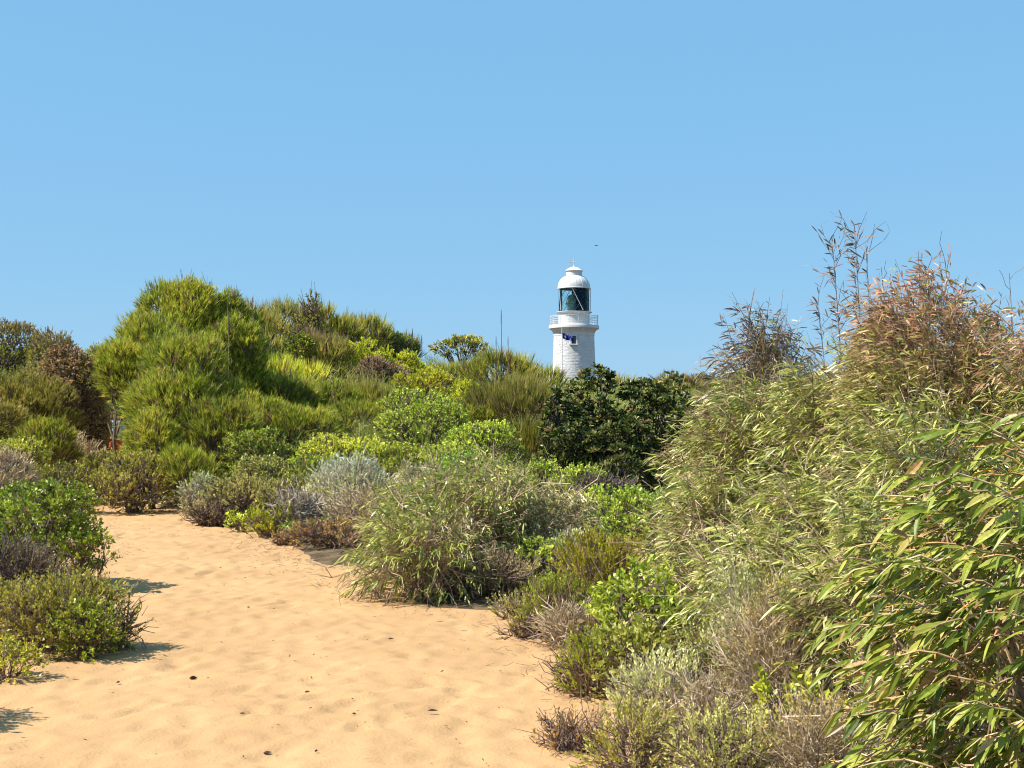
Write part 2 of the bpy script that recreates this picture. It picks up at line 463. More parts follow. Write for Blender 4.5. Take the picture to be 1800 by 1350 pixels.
def grow(rx, ry, h, spec, seed, dist):
    """sprig bases and directions, in the plant's own frame"""
    rng = np.random.default_rng(seed)
    sl = spec['sl']
    grow_len = sl * .45 + spec['L'] * .2
    ex, ey = max(rx - grow_len * .7, rx * .45), max(ry - grow_len * .7, ry * .45)
    topz = max(h - grow_len * (.5 + .4 * spec['up']), h * .5)
    cz = topz * spec.get('cz', .46); rz = topz - cz
    lobes = make_lobes(ex, ey, rz, cz, spec['q'], spec['lobes'], rng)
    leaf_area = spec['L'] * spec['W'] * (.5 if spec['shape'] == 'needle' else .62) * .55
    sil = math.pi * rx * (h * .55)
    n = int(spec['cover'] * sil / (leaf_area * spec['k']))
    n = max(25, min(n, spec.get('cap', 2600)))
    area = np.array([l[1].prod() ** (2 / 3) for l in lobes]); pr = area / area.sum()
    li = rng.choice(len(lobes), n * 2, p=pr)
    c = np.array([l[0] for l in lobes])[li]; rr = np.array([l[1] for l in lobes])[li]
    u = nrm(rng.normal(0, 1, (n * 2, 3))); u[:, 2] = np.where(rng.random(n * 2) < spec.get('over', .62), abs(u[:, 2]), u[:, 2])
    rho = 1 - .45 * rng.random(n * 2) ** 2.2
    rho = np.where(rng.random(n * 2) < .08, rng.uniform(1.02, 1.22, n * 2), rho)
    p = c + u * rr * rho[:, None]
    keep = p[:, 2] > .03 * h
    for j, (lc, lr) in enumerate(lobes):
        q = np.linalg.norm((p - lc) / lr, axis=1)
        keep &= (q > .80) | (li == j) | (rng.random(len(p)) < .06)
    p, u, li = p[keep][:n], u[keep][:n], li[keep][:n]
    out = nrm((p - np.array([0, 0, cz * .6])) / np.array([rx, ry, h * .6]))
    d = nrm(u * .55 + out * .6 + np.array([0, 0, spec['up']]) + rng.normal(0, .28, p.shape) + np.array(spec['wind']) * .35)
    return p, d, li, rng, cz

def foliage(p, d, li, spec, rng, h, bag, mul=1.0, topcol=None, sticks=None):
    n = len(p); k = spec['k']
    sl = spec['sl'] * rng.uniform(.6, 1.25, n)
    t = rng.uniform(.12, 1.0, (n, k)) if spec['shape'] != 'spoon' else rng.uniform(.7, 1.0, (n, k))
    end = p + d * sl[:, None]
    sag = spec['droop'] * .5
    B = p[:, None, :] + d[:, None, :] * (sl[:, None] * t)[:, :, None]
    B[:, :, 2] -= sag * sl[:, None] * t * t
    a = nrm(np.cross(d, nrm(rng.normal(0, 1, (n, 3))))); b = np.cross(d, a)
    ph = rng.uniform(0, 2 * np.pi, (n, k))
    rad = a[:, None, :] * np.cos(ph)[..., None] + b[:, None, :] * np.sin(ph)[..., None]
    ang = spec['ang'] * rng.uniform(.6, 1.35, (n, k))[..., None]
    D = nrm(d[:, None, :] * np.cos(ang) + rad * np.sin(ang) + np.array(spec['wind']))
    N = nrm(rad * .5 + np.array([-.25, -.15, .8]) + rng.normal(0, .45, (n, k, 3)))
    P = B.reshape(-1, 3); D = D.reshape(-1, 3); N = N.reshape(-1, 3)
    m = len(P)
    L = spec['L'] * rng.uniform(.55, 1.2, m); W = spec['W'] * rng.uniform(.75, 1.2, m)
    lobe_v = np.random.default_rng(3 + n).uniform(-.16, .16, 64)
    v = .48 + lobe_v[li % 64][:, None] + rng.normal(0, .12, n)[:, None] + rng.normal(0, spec.get('vs', .16), (n, k))
    C = pal(spec['pal'], v.ravel()) * mul * spec.get('bright', 1.0) * 1.1 * np.array(spec.get('tint', (1.55, 1.38, .95)))
    dead_s = np.repeat(rng.random(n) < spec.get('deadfrac', .05), k)[:, None]
    C = np.where(dead_s, np.array((.30, .20, .10)) * rng.uniform(.5, 1.3, (m, 1)), C)
    if topcol is not None:
        w = sstep(topcol[1], topcol[2], P[:, 2] / h + rng.normal(0, .07, m))[:, None] * (rng.random(m) < .8)[:, None]
        C = C * (1 - w) + np.array(topcol[0]) * rng.uniform(.6, 1.3, m)[:, None] * w
    V, F, CC = leaf_polys(P, D, N, L, W, C, spec['shape'], spec['droop'])
    bag.add(V, F, CC)
    return end, sl

def stems_into(bag, p, d, end, spec, rng, h, rx, cz, dist, nmain=None):
    nm = nmain or int(np.clip(6 + rx * 8, 7, 22))
    idx = rng.choice(len(p), min(nm, len(p)), replace=False)
    sp_ = .16 if spec.get('cz', .46) < .45 else .06
    A = np.stack([rng.normal(0, sp_ * rx + .01, len(idx)), rng.normal(0, sp_ * rx + .01, len(idx)), np.full(len(idx), -.08)], 1)
    B = p[idx] * .88
    PL = bent(A, B, 6, .10, .05, rng)
    r0 = np.clip(.012 + .012 * h, .008, .035) * rng.uniform(.6, 1.1, len(idx))
    R = r0[:, None] * np.linspace(1, .35, 6)[None, :]
    V, F, m = tubes(PL, R, 4)
    c = np.array(spec['bark'])
    bag.add(V, F, c * rng.uniform(.6, 1.1, (len(V), 1)))
    # secondary branches leave the main ones and carry the sprigs
    nb = min(len(p), int(nm * 6))
    jj = rng.choice(len(p), nb, replace=False)
    tgt = p[jj]
    near = np.argmin(((tgt[:, None, :] - B[None, :, :]) ** 2).sum(-1), 1)
    tt = rng.integers(2, 5, nb)
    PL2 = bent(PL[near, tt], tgt, 4, .05, .07, rng)
    R2 = (r0[near] * .42)[:, None] * np.linspace(1, .4, 4)[None, :]
    V, F, m = tubes(PL2, R2, 3)
    bag.add(V, F, c * rng.uniform(.65, 1.15, (len(V), 1)))
    # twigs: the axes of the sprigs, more of them on twiggy kinds
    tw = spec.get('twigs', .6)
    nt = int(min(len(p) * min(tw, 1.0), 900))
    jj = rng.choice(len(p), nt, replace=False)
    rt = max(.0016, .00028 * dist)
    V, F, m = tubes(bent(p[jj] - d[jj] * spec['sl'] * .5, end[jj], 3, 0, .06, rng), np.tile([rt, rt * .9, rt * .5], (nt, 1)), 3)
    bag.add(V, F, c * rng.uniform(.8, 1.3, (len(V), 1)))
    if tw > 1:
        ne = int(260 * tw * rx * h * 2.2 + 60 * tw)
        ne = int(min(ne, 2600) * .62)
        jj = rng.choice(len(p), ne, replace=True)
        s = p[jj] * rng.uniform(.45, 1.0, (ne, 1)); s[:, 2] = np.maximum(s[:, 2], .02)
        dd = nrm(d[jj] * .8 + rng.normal(0, .75, (ne, 3)) + [0, 0, .1])
        ln = spec['sl'] * rng.uniform(.4, 2.0, ne)
        main = bent(s, s + dd * ln[:, None], 4, 0, .16, rng); th_ = rng.uniform(.6, 1.9, (ne, 1)) ** 1.3
        V, F, m = tubes(main, np.array([[rt, rt * .9, rt * .7, rt * .4]]) * th_, 3)
        cc_ = c * rng.uniform(.35, 1.25, (ne, 1))
        bag.add(V, F, np.repeat(cc_, m // ne, axis=0))
        fork = main[:, 1 + rng.integers(0, 2)]        # each twig forks once
        fd = nrm(dd + rng.normal(0, .6, (ne, 3)))
        V, F, m = tubes(bent(fork, fork + fd * (ln * rng.uniform(.3, .7, ne))[:, None], 3, 0, .15, rng), np.array([[rt * .8, rt * .7, rt * .4]]) * th_, 3)
        bag.add(V, F, np.repeat(cc_, m // ne, axis=0))

NSEED = [100]
def shrub(kind, px, d, top, w, label, name='shrub', cat='shrub', group=None, mul=1.0, ry=.85, topcol=None, stalks=0, extra=None, lift=0, **ov):
    spec = dict(SP[kind]); spec.update({k_: v_ for k_, v_ in ov.items() if k_ != 'ws'})
    if 'pal' in ov and 'bright' not in ov: spec['bright'] = 1.5
    NSEED[0] += 1
    x, y = (px - 900) / FPX * d, d
    zg = H1(x, y)
    h = max(CAMH + (HOR - top) / FPX * d - zg, .12)
    rx = w / 2 / FPX * d * ov.pop('ws', 1.16 if d > 12.8 else 1.0)
    px_m = FPX / d * 1024 / 1800          # pixels per metre at this distance
    if spec['shape'] == 'needle': spec['W'] = max(spec['W'], .72 / px_m)
    if spec['shape'] == 'oval' and spec['W'] * px_m < 1.25:
        g = min(1.25 / (spec['W'] * px_m), 1.9); spec['W'] *= g; spec['L'] *= g
    p, dr, li, rng, cz = grow(rx, rx * ry, h, spec, NSEED[0], d)
    root = empty(name, (x, y, zg))
    tag(root, label, cat, group)
    fb = Bag()
    end, sl = foliage(p, dr, li, spec, rng, h, fb, mul, topcol)
    fo = fb.build("foliage", MATS[spec['mat']], root)
    sb = Bag()
    stems_into(sb, p, dr, end, spec, rng, h, rx, cz, d)
    if stalks:
        hi = p[np.argsort(-p[:, 2] + rng.normal(0, .12 * h, len(p)))[:stalks]]
        ln = rng.uniform(.12, .42, stalks) * min(1.2, h)
        e = hi + nrm(rng.normal(0, .16, (stalks, 3)) + [0, 0, 1]) * ln[:, None]
        rt = .0004 * d * .5 + .001
        V, F, m = tubes(bent(hi, e, 4, 0, .03, rng), np.tile([rt, rt * .9, rt * .8, rt * .4], (stalks, 1)), 3)
        sb.add(V, F, np.array((.24, .18, .10)))
    sb.build("stems", M_BARK, root)
    if extra: extra(root, p, dr, end, rng, h, rx)
    STATS[kind] = STATS.get(kind, 0) + len(p) * spec['k']
    return root

# ------------------------------------------------------------------ lighthouse
LD = 150.0; LS = LD / FPX; LX = (1009 - 900) * LS
def lz(py): return CAMH + (HOR - py) * LS
lighthouse = empty("lighthouse", (LX, LD, 0))
tag(lighthouse, "white stone lighthouse with teal glass lantern room rising behind the dune", "lighthouse")

def lathe(name, prof, mat, parent, seg=64, a0=0.0, a1=2 * math.pi, smooth=True, closed=False):
    full = abs(a1 - a0 - 2 * math.pi) < 1e-6
    n = seg if full else seg + 1
    th = a0 + (a1 - a0) * np.arange(n) / seg
    P = np.array(prof, float); k = len(P)
    V = np.stack([np.outer(P[:, 0], np.cos(th)), np.outer(P[:, 0], np.sin(th)), np.repeat(P[:, 1:2], n, 1)], -1).reshape(-1, 3)
    F = []
    for r in range(k if closed else k - 1):
        r2 = (r + 1) % k
        for s in range(n if full else n - 1):
            F.append([r * n + s, r * n + (s + 1) % n, r2 * n + (s + 1) % n, r2 * n + s])
    me = np_mesh(name, V, [np.array(F)], smooth=smooth)
    o = link_mesh(name, me, mat, parent)
    if smooth and hasattr(me, "set_sharp_from_angle"): me.set_sharp_from_angle(angle=math.radians(35))
    return o

Z_T = lz(586)        # top of the stone shaft
def rad(z): return 2.15 + (Z_T - z) * .037 + max(0, 3 - z) * .05
win_a = math.atan2(-1, (1007 - 1009) * LS / 2.2)     # window faces the viewer
WZ0, WZ1 = lz(606.5), lz(593); WHA = .235 / 2.2
# mortar core with the window opening left out
seg, rows = 168, 60
zs = np.array(sorted(set(list(np.linspace(-1.5, Z_T, rows)) + [WZ0, WZ1])))
ths = np.array(sorted(list(np.linspace(-math.pi, math.pi, seg, endpoint=False)) + [win_a - WHA, win_a + WHA]))
n = len(ths)
V = np.array([[(rad(z) - .026) * math.cos(t), (rad(z) - .026) * math.sin(t), z] for z in zs for t in ths])
F = []
for i in range(len(zs) - 1):
    for j in range(n):
        tm = ths[j] + .5 * ((ths[(j + 1) % n] - ths[j]) % (2 * math.pi)); zm = (zs[i] + zs[i + 1]) / 2
        if abs(tm - win_a) < WHA and WZ0 < zm < WZ1: continue
        F.append([i * n + j, i * n + (j + 1) % n, (i + 1) * n + (j + 1) % n, (i + 1) * n + j])
link_mesh("wall", np_mesh("wall", V, [np.array(F)]), M_WHITE, lighthouse)
# rock-faced blocks in courses
r_ = random.Random(4)
V, F4 = [], []
z = -1.2
while z < Z_T - .25:
    hh = .30
    nb = 30; off = r_.random()
    a = off
    cuts = []; t = 0
    while t < 2 * math.pi - .12:
        cuts.append(t); t += (.46 + r_.uniform(-.12, .14)) / rad(z)
    cuts.append(2 * math.pi)
    for j in range(len(cuts) - 1):
        t0, t1 = cuts[j] + off, cuts[j + 1] + off
        g = .001; t0 += g / 2.2; t1 -= g / 2.2
        z0, z1 = z + g, z + hh - g
        tm = (t0 + t1) / 2; dd = (tm - win_a + math.pi) % (2 * math.pi) - math.pi
        if abs(dd) < WHA + .10 + (t1 - t0) * .5 and WZ0 - .16 < (z0 + z1) / 2 < WZ1 + .2: continue
        b = len(V)
        p1, p2 = r_.uniform(-.001, .001), r_.uniform(-.008, .006)
        for (q, zz) in ((t0, z0), (t1, z0), (t1, z1), (t0, z1)):
            V.append([(rad(zz) - .04) * math.cos(q), (rad(zz) - .04) * math.sin(q), zz])
        for (q, zz) in ((t0, z0), (t1, z0), (t1, z1), (t0, z1)):
            V.append([(rad(zz) + p1) * math.cos(q), (rad(zz) + p1) * math.sin(q), zz])
        dt, dz = (t1 - t0) * .26, hh * .28
        for (q, zz) in ((t0 + dt, z0 + dz), (t1 - dt, z0 + dz), (t1 - dt, z1 - dz), (t0 + dt, z1 - dz)):
            rr = rad(zz) + p2 * r_.uniform(.5, 1.3)
            V.append([rr * math.cos(q + r_.uniform(-.02, .02)), rr * math.sin(q), zz + r_.uniform(-.012, .012)])
        for s in range(4):
            s2 = (s + 1) % 4
            F4 += [[b + s, b + s2, b + 4 + s2, b + 4 + s], [b + 4 + s, b + 4 + s2, b + 8 + s2, b + 8 + s]]
        F4.append([b + 8, b + 9, b + 10, b + 11])
    z += hh
st = link_mesh("stone_block", np_mesh("stone_block", np.array(V), [np.array(F4)]), M_WHITE, lighthouse)
st['kind'] = 'stuff'

# window: recess, dark green sash, panes, surround and sill
M_FRAME = principled("dark_green_paint", (.02, .10, .09), .35, .5)
M_PANE = principled("window_glass_dark", (.01, .03, .035), .08, .6)
def box_local(bag, cx, cy, cz, sx, sy, sz, col=(1, 1, 1)):
    v = np.array([[cx + a * sx / 2, cy + b * sy / 2, cz + c * sz / 2] for a in (-1, 1) for b in (-1, 1) for c in (-1, 1)])
    bag.add(v, [np.array([[0, 1, 3, 2], [4, 6, 7, 5], [0, 4, 5, 1], [2, 3, 7, 6], [0, 2, 6, 4], [1, 5, 7, 3]])], col)
wz, wh, ww = (WZ0 + WZ1) / 2, WZ1 - WZ0, .47
wr = rad(wz)
wroot = empty("window", (0, 0, 0)); wroot.parent = lighthouse; wroot.rotation_euler = (0, 0, win_a + math.pi / 2)
fy = -wr
b = Bag()      # surround (box pieces butt end to end)
box_local(b, 0, fy + .08, wz + wh / 2 + .075, ww + .3, .30, .15)
box_local(b, -(ww / 2 + .075), fy + .08, wz, .15, .30, wh); box_local(b, ww / 2 + .075, fy + .08, wz, .15, .30, wh)
b.build("surround", M_WHITE, wroot)
b = Bag(); box_local(b, 0, fy + .03, wz - wh / 2 - .07, ww + .46, .46, .13); b.build("sill", M_WHITE, wroot)
b = Bag()
box_local(b, 0, fy + .2, wz + wh / 2 - .03, ww, .05, .06); box_local(b, 0, fy + .2, wz - wh / 2 + .03, ww, .05, .06)
for sx in (-1, 1): box_local(b, sx * (ww / 2 - .025), fy + .2, wz, .05, .05, wh - .12)
box_local(b, 0, fy + .2, wz, ww - .1, .045, .04)
b.build("frame", M_FRAME, wroot)
b = Bag(); box_local(b, 0, fy + .225, wz, ww - .1, .012, wh - .12); b.build("pane", M_PANE, wroot)

zg0, zg1 = lz(579), lz(572)
lathe("corbel", [(2.15, Z_T - .3), (2.19, Z_T - .28), (2.19, Z_T - .02), (2.24, Z_T + .05), (2.36, zg0 - .14), (2.52, zg0 - .04), (2.55, zg0), (1.7, zg0 + .004)], M_WHITE, lighthouse)
lathe("gallery_slab", [(2.0, zg0 + .003), (2.62, zg0 + .003), (2.68, zg0 + .06), (2.68, zg1 - .09), (2.64, zg1 - .03), (2.58, zg1), (1.0, zg1)], M_WHITE, lighthouse)
zd1 = lz(549.5)
lathe("lantern_base", [(1.66, zg1 + .002), (1.66, zd1 - .16), (1.70, zd1 - .12), (1.9, zd1 - .03), (1.93, zd1), (1.93, zd1 + .05), (1.62, zd1 + .07), (1.2, zd1 + .07)], M_WHITEM, lighthouse)
# gallery railing
rail = Bag()
NP = 16
pb = Bag()
th = np.linspace(0, 2 * np.pi, 13)
zt = lz(556)
V, F, m = tubes(np.array([[[0, 0, 0], [0, 0, (zt - zg1) * .5], [0, 0, zt - zg1]]], float), np.array([[.035, .03, .03]]), 8)
pb.add(V, F, (1, 1, 1)); box_local(pb, 0, 0, zt - zg1 + .03, .09, .09, .08)
post = pb.build("railing_post", M_WHITEM, lighthouse)
for i in range(NP):
    a = 2 * math.pi * (i + .35) / NP
    o = post if i == 0 else post.copy()
    if i: COL.objects.link(o)
    o.location = (2.56 * math.cos(a), 2.56 * math.sin(a), zg1)
for k, f in enumerate((.22, .42, .61, .8, .97)):
    rr, zc, t = 2.56, zg1 + (zt - zg1) * f, .016 if k < 4 else .026
    lathe("handrail", [(rr - t, zc - t), (rr + t, zc - t), (rr + t, zc + t), (rr - t, zc + t)], M_WHITEM, lighthouse, 64, closed=True)

# lantern glazing with diagonal astragals
gz0, gz1 = lz(548) , lz(508.5)
RG = 1.60
M_GL = bpy.data.materials.new("lantern_glass"); M_GL.use_nodes = True
n_, l_ = M_GL.node_tree.nodes, M_GL.node_tree.links; n_.clear()
o_ = n_.new('ShaderNodeOutputMaterial'); tr = n_.new('ShaderNodeBsdfTransparent'); tr.inputs[0].default_value = (.88, .97, .98, 1)
gl = n_.new('ShaderNodeBsdfGlossy'); gl.inputs['Roughness'].default_value = .04; gl.inputs['Color'].default_value = (.9, .95, 1, 1)
fr = n_.new('ShaderNodeFresnel'); fr.inputs[0].default_value = 1.25; mx = n_.new('ShaderNodeMixShader')
l_.new(fr.outputs[0], mx.inputs[0]); l_.new(tr.outputs[0], mx.inputs[1]); l_.new(gl.outputs[0], mx.inputs[2]); l_.new(mx.outputs[0], o_.inputs[0])
lathe("glazing", [(RG, gz0), (RG, gz1)], M_GL, lighthouse, 96)
M_AST = principled("lantern_bar_paint", (.03, .11, .12), .8, .1)
ab = Bag()
for s in (-1, 1):
    for i in range(16):
        a0 = 2 * math.pi * i / 16; t = np.linspace(0, 1, 15); a = a0 + s * .98 * t
        PL = np.stack([(RG + .02) * np.cos(a), (RG + .02) * np.sin(a), gz0 + (gz1 - gz0) * t], -1)[None]
        V, F, m = tubes(PL, np.full((1, 15), .016), 4); ab.add(V, F, (1, 1, 1))
ab.build("glazing_bar", M_AST, lighthouse)
# curtains and lens inside
M_CUR = noise_mix(principled("navy_blind_cloth", rough=.9, spec=.02), (.001, .006, .022), (.002, .010, .035), 2.5, 4)
M_CUR2 = noise_mix(principled("teal_blind_cloth", rough=.8, spec=.1), (.015, .16, .18), (.04, .28, .30), 2.5, 4)
def pleat(name, a0, a1, mat, r=1.48):
    t = np.linspace(a0, a1, 90); rr = r + .03 * np.sin(np.arange(90) * 1.3)
    V = np.concatenate([np.stack([rr * np.cos(t), rr * np.sin(t), np.full(90, z)], -1) for z in (gz0, gz1 + .03)])
    F = np.array([[i, i + 1, 90 + i + 1, 90 + i] for i in range(89)])
    return link_mesh(name, np_mesh(name, V, [F]), mat, lighthouse)
pleat("blind", math.radians(-86), math.radians(-28), M_CUR)
pleat("blind", math.radians(28), math.radians(97), M_CUR2)
M_LENS = principled("lens_prism_glass", (.22, .36, .33), .12, .8)
zc = gz0 + .85
prof = [(.18, gz0)]
for k in range(15):
    t = -1 + 2 * k / 14; r0 = .78 * math.sqrt(max(.05, 1 - (t * .8) ** 2))
    prof += [(r0 - .05, zc + t * .85 - .03), (r0 + .03, zc + t * .85 + .02)]
prof.append((.1, zc + 1.0))
lens = empty("lens", (-.12, -.2, 0)); lens.parent = lighthouse
lathe("prism", prof, M_LENS, lens, 40, smooth=False)
M_BRASS = principled("lens_brass", (.45, .30, .12), .3, .5, .9)
lathe("brass_ring", [(.80, zc - .04), (.84, zc - .04), (.84, zc + .04), (.80, zc + .04)], M_BRASS, lens, 40, closed=True)
pe = lathe("pedestal", [(.3, gz0 - .02), (.34, gz0 + .02), (.2, gz0 + .12)], M_BRASS, lens, 24)
# outside stays
def stick(name, A, B, r, mat, parent):
    V, F, m = tubes(np.array([[A, [(A[i] + B[i]) / 2 for i in range(3)], B]], float), np.full((1, 3), r), 8)
    return link_mesh(name, np_mesh(name, V, [np.concatenate(F)]), mat, parent)
def onr(pxl, z, r):
    x = (pxl - 1009) * LS; return (x, -math.sqrt(max(.0, r * r - x * x)), z)
stick("stay_rod", onr(1004.5, gz1, 1.72), onr(1024, gz0 + .05, 1.76), .038, M_WHITEM, lighthouse)
stick("stay_rod", onr(982.5, gz1, 1.74), onr(985.5, gz0 + .05, 1.78), .035, M_WHITEM, lighthouse)
stick("stay_rod", onr(1038, gz1, 1.78), onr(1037.5, gz0 + .05, 1.74), .035, M_WHITEM, lighthouse)
# dome, ventilator, vane
zd = lz(508)
prof = [(1.55, zd - .02), (1.79, zd - .02), (1.80, zd + .05), (1.74, zd + .09)]
zt2 = lz(487.5)
for k in range(1, 15):
    a = math.radians(90) * k / 15
    prof.append((1.74 * math.cos(a) ** .9, zd + .09 + (zt2 + .22 - zd) * math.sin(a)))
prof = [p for p in prof if p[0] > .80] + [(.6, zt2 + .16)]
dome = lathe("dome", prof, M_WHITEM, lighthouse, 72)
for i in range(16):
    a = 2 * math.pi * i / 16 + .1
    PL = np.array([[[p[0] * math.cos(a), p[0] * math.sin(a), p[1]] for p in prof[3:-1]]])
    V, F, m = tubes(PL, np.full((1, PL.shape[1]), .022), 4)
    link_mesh("seam", np_mesh("seam", V, [F[0]]), M_WHITEM, dome)
zv0, zv1 = lz(488), lz(477)
lathe("ventilator", [(.9, zv0 - .1), (.9, zv0 + .02), (.86, zv0 + .05), (.86, zv1), (.96, zv1 + .01), (.97, zv1 + .05), (.9, zv1 + .09), (.74, zv1 + .24), (.5, zv1 + .38), (.22, zv1 + .47), (.09, zv1 + .50), (.07, zv1 + .62), (.0, zv1 + .62)], M_WHITEM, lighthouse, 48)
vane = empty("weather_vane", (-.0, 0, zv1 + .6)); vane.parent = lighthouse
stick("spindle", (0, 0, 0), (0, 0, .82), .03, M_WHITEM, vane)
b = Bag(); V, F, m = tubes(np.array([[[-.5, 0, .38], [-.1, 0, .38], [.32, 0, .44]]]), np.array([[.03, .03, .02]]), 6); b.add(V, F, (1, 1, 1))
v = np.array([[-.56, -.015, .62], [-.16, -.015, .56], [-.12, -.015, .22], [-.50, -.015, .12], [-.62, -.015, .3]]); v2 = v.copy(); v2[:, 1] = .015
b.add(np.concatenate([v, v2]), [np.array([[0, 1, 2, 3, 4]]), np.array([[9, 8, 7, 6, 5]]), np.array([[i, (i + 1) % 5, 5 + (i + 1) % 5, 5 + i] for i in range(5)])], (1, 1, 1))
v = np.array([[.26, -.015, .36], [.42, -.015, .46], [.26, -.015, .54]]); v2 = v.copy(); v2[:, 1] = .015
b.add(np.concatenate([v, v2]), [np.array([[0, 1, 2], [5, 4, 3]]), np.array([[i, (i + 1) % 3, 3 + (i + 1) % 3, 3 + i] for i in range(3)])], (1, 1, 1))
b.build("arrow", M_WHITEM, vane)

# ------------------------------------------------------------------ flagpole and flag
FD = 143.0
fx = (988 - 900) / FPX * FD
ftop = CAMH + (HOR - 576) / FPX * FD
pole = empty("flagpole", (fx, FD, 0)); tag(pole, "slim white flagpole standing in front of the lighthouse tower", "flagpole")
V, F, m = tubes(np.array([[[0, 0, -.3], [0, 0, ftop * .5], [0, 0, ftop]]], float), np.array([[.075, .055, .04]]), 10)
link_mesh("pole", np_mesh("pole", V, [F[0]], smooth=True), M_WHITEM, pole)
lathe("finial", [(.0, ftop + .14), (.06, ftop + .1), (.07, ftop + .04), (.04, ftop - .02)], M_WHITEM, pole, 12)
def cloth(name, col): return principled(name, col, .8, .1)
M_FB, M_FW, M_FR = cloth("flag_blue_cloth", (.006, .018, .16)), cloth("flag_white_cloth", (.8, .8, .8)), cloth("flag_red_cloth", (.6, .02, .03))
fz = CAMH + (HOR - 581.5) / FPX * FD
def fs(u, v, off=0.0):      # u along the fly 0..1, v down the hoist 0..1
    u, v = np.asarray(u, float), np.asarray(v, float)
    vv = np.where(v < .5, v * .24, .12 + (v - .5) * 1.26)      # the upper half is folded back on itself
    x = u * 1.16 * (1 - .05 * v) + .05
    z = -vv * (1 - .45 * u) - u * .74 - .05 * np.sin(u * 6)
    y = .25 - .30 * np.minimum(v, .5) * 2 - .10 * np.sin(u * 9 + v * 1.2) - off
    return np.stack([x, y, z], -1)
flag = empty("flag", (fx, FD, fz)); tag(flag, "blue national flag with white stars drooping from the pole before the tower", "flag")
def patch(name, mat, uv, off, parent, nu=6):
    """uv: quads given by 4 corners (u,v), subdivided and laid on the cloth"""
    V, F = [], []
    for q in uv:
        q = np.array(q, float); b0 = len(V)
        for i in range(nu + 1):
            for j in range(nu + 1):
                a, c = i / nu, j / nu
                V.append((q[0] * (1 - a) + q[1] * a) * (1 - c) + (q[3] * (1 - a) + q[2] * a) * c)
        for i in range(nu):
            for j in range(nu):
                F.append([b0 + i * (nu + 1) + j, b0 + (i + 1) * (nu + 1) + j, b0 + (i + 1) * (nu + 1) + j + 1, b0 + i * (nu + 1) + j + 1])
    V = np.array(V); P = fs(V[:, 0], V[:, 1], off)
    return link_mesh(name, np_mesh(name, P, [np.array(F)], smooth=True), mat, parent)
patch("cloth", M_FB, [[(0, 0), (1, 0), (1, 1), (0, 1)]], 0, flag, 24)
W_, H_ = .5, .5
def band(a, b_, w):
    a, b_ = np.array(a), np.array(b_); d = (b_ - a) / np.linalg.norm(b_ - a); n2 = np.array([-d[1], d[0]]) * w / 2
    return [a - n2, b_ - n2, b_ + n2, a + n2]
patch("white_saltire", M_FW, [band((.03, .03), (.47, .47), .07)], .012, flag); patch("white_saltire", M_FW, [band((.47, .03), (.03, .47), .07)], .014, flag)
patch("red_saltire", M_FR, [band((.03, .03), (.47, .47), .025)], .018, flag); patch("red_saltire", M_FR, [band((.47, .03), (.03, .47), .025)], .020, flag)
patch("white_cross", M_FW, [[(0, .17), (.5, .17), (.5, .33), (0, .33)]], .025, flag); patch("white_cross", M_FW, [[(.2, 0), (.3, 0), (.3, .5), (.2, .5)]], .027, flag)
patch("red_cross", M_FR, [[(0, .2), (.5, .2), (.5, .3), (0, .3)]], .032, flag); patch("red_cross", M_FR, [[(.22, 0), (.28, 0), (.28, .5), (.22, .5)]], .034, flag)
def star(cu, cv, r, pts=7):
    q = []
    for i in range(pts):
        a = 2 * math.pi * i / pts - math.pi / 2; h = math.pi / pts
        f = lambda rr, aa: (cu + rr * math.cos(aa) * .62, cv + rr * math.sin(aa))
        q.append([(cu, cv), f(r * .48, a - h), f(r, a), f(r * .48, a + h)])
    patch("star", M_FW, q, .016, flag, 1)
star(.25, .75, .20)
for cu, cv, r in ((.75, .84, .09), (.62, .45, .09), (.75, .18, .09), (.87, .38, .09)): star(cu, cv, r)
star(.81, .55, .05, 5)

# ------------------------------------------------------------------ small bird high over the lighthouse
bd = 70.0; bx = (1048.3 - 900) / FPX * bd; bz = CAMH + (HOR - 431.5) / FPX * bd
M_BIRD = principled("dark_feathers", (.02, .02, .025), .7, .2)
bird = empty("bird", (bx, bd, bz)); tag(bird, "tiny dark bird gliding alone in the blue sky above the lighthouse", "bird")
prof = [(0.0, -.075), (.008, -.07), (.014, -.05), (.02, -.01), (.02, .02), (.014, .05), (.013, .062), (.008, .075), (.002, .086), (0, .088)]
o = lathe("body", prof, M_BIRD, bird, 12); o.rotation_euler = (math.radians(90), 0, math.radians(60))
for s in (-1, 1):
    v = np.array([[0, .03, 0], [s * .07, .045, .012], [s * .15, .0, .0], [s * .08, -.01, .01], [0, -.03, 0]], float)
    v2 = v.copy(); v2[:, 2] -= .004
    me = np_mesh("wing", np.concatenate([v, v2]), [np.array([[0, 1, 2, 3, 4], [9, 8, 7, 6, 5]]), np.array([[i, (i + 1) % 5, 5 + (i + 1) % 5, 5 + i] for i in range(5)])])
    w = link_mesh("wing", me, M_BIRD, bird); w.rotation_euler = (0, 0, math.radians(60 - 90))
v = np.array([[-.006, -.06, 0], [.006, -.06, 0], [.02, -.12, 0], [-.02, -.12, 0]], float); v2 = v.copy(); v2[:, 2] -= .003
me = np_mesh("tail", np.concatenate([v, v2]), [np.array([[0, 1, 2, 3], [7, 6, 5, 4]] + [[i, (i + 1) % 4, 4 + (i + 1) % 4, 4 + i] for i in range(4)])])
w = link_mesh("tail", me, M_BIRD, bird); w.rotation_euler = (0, 0, math.radians(60 - 90 + 180 - 180))

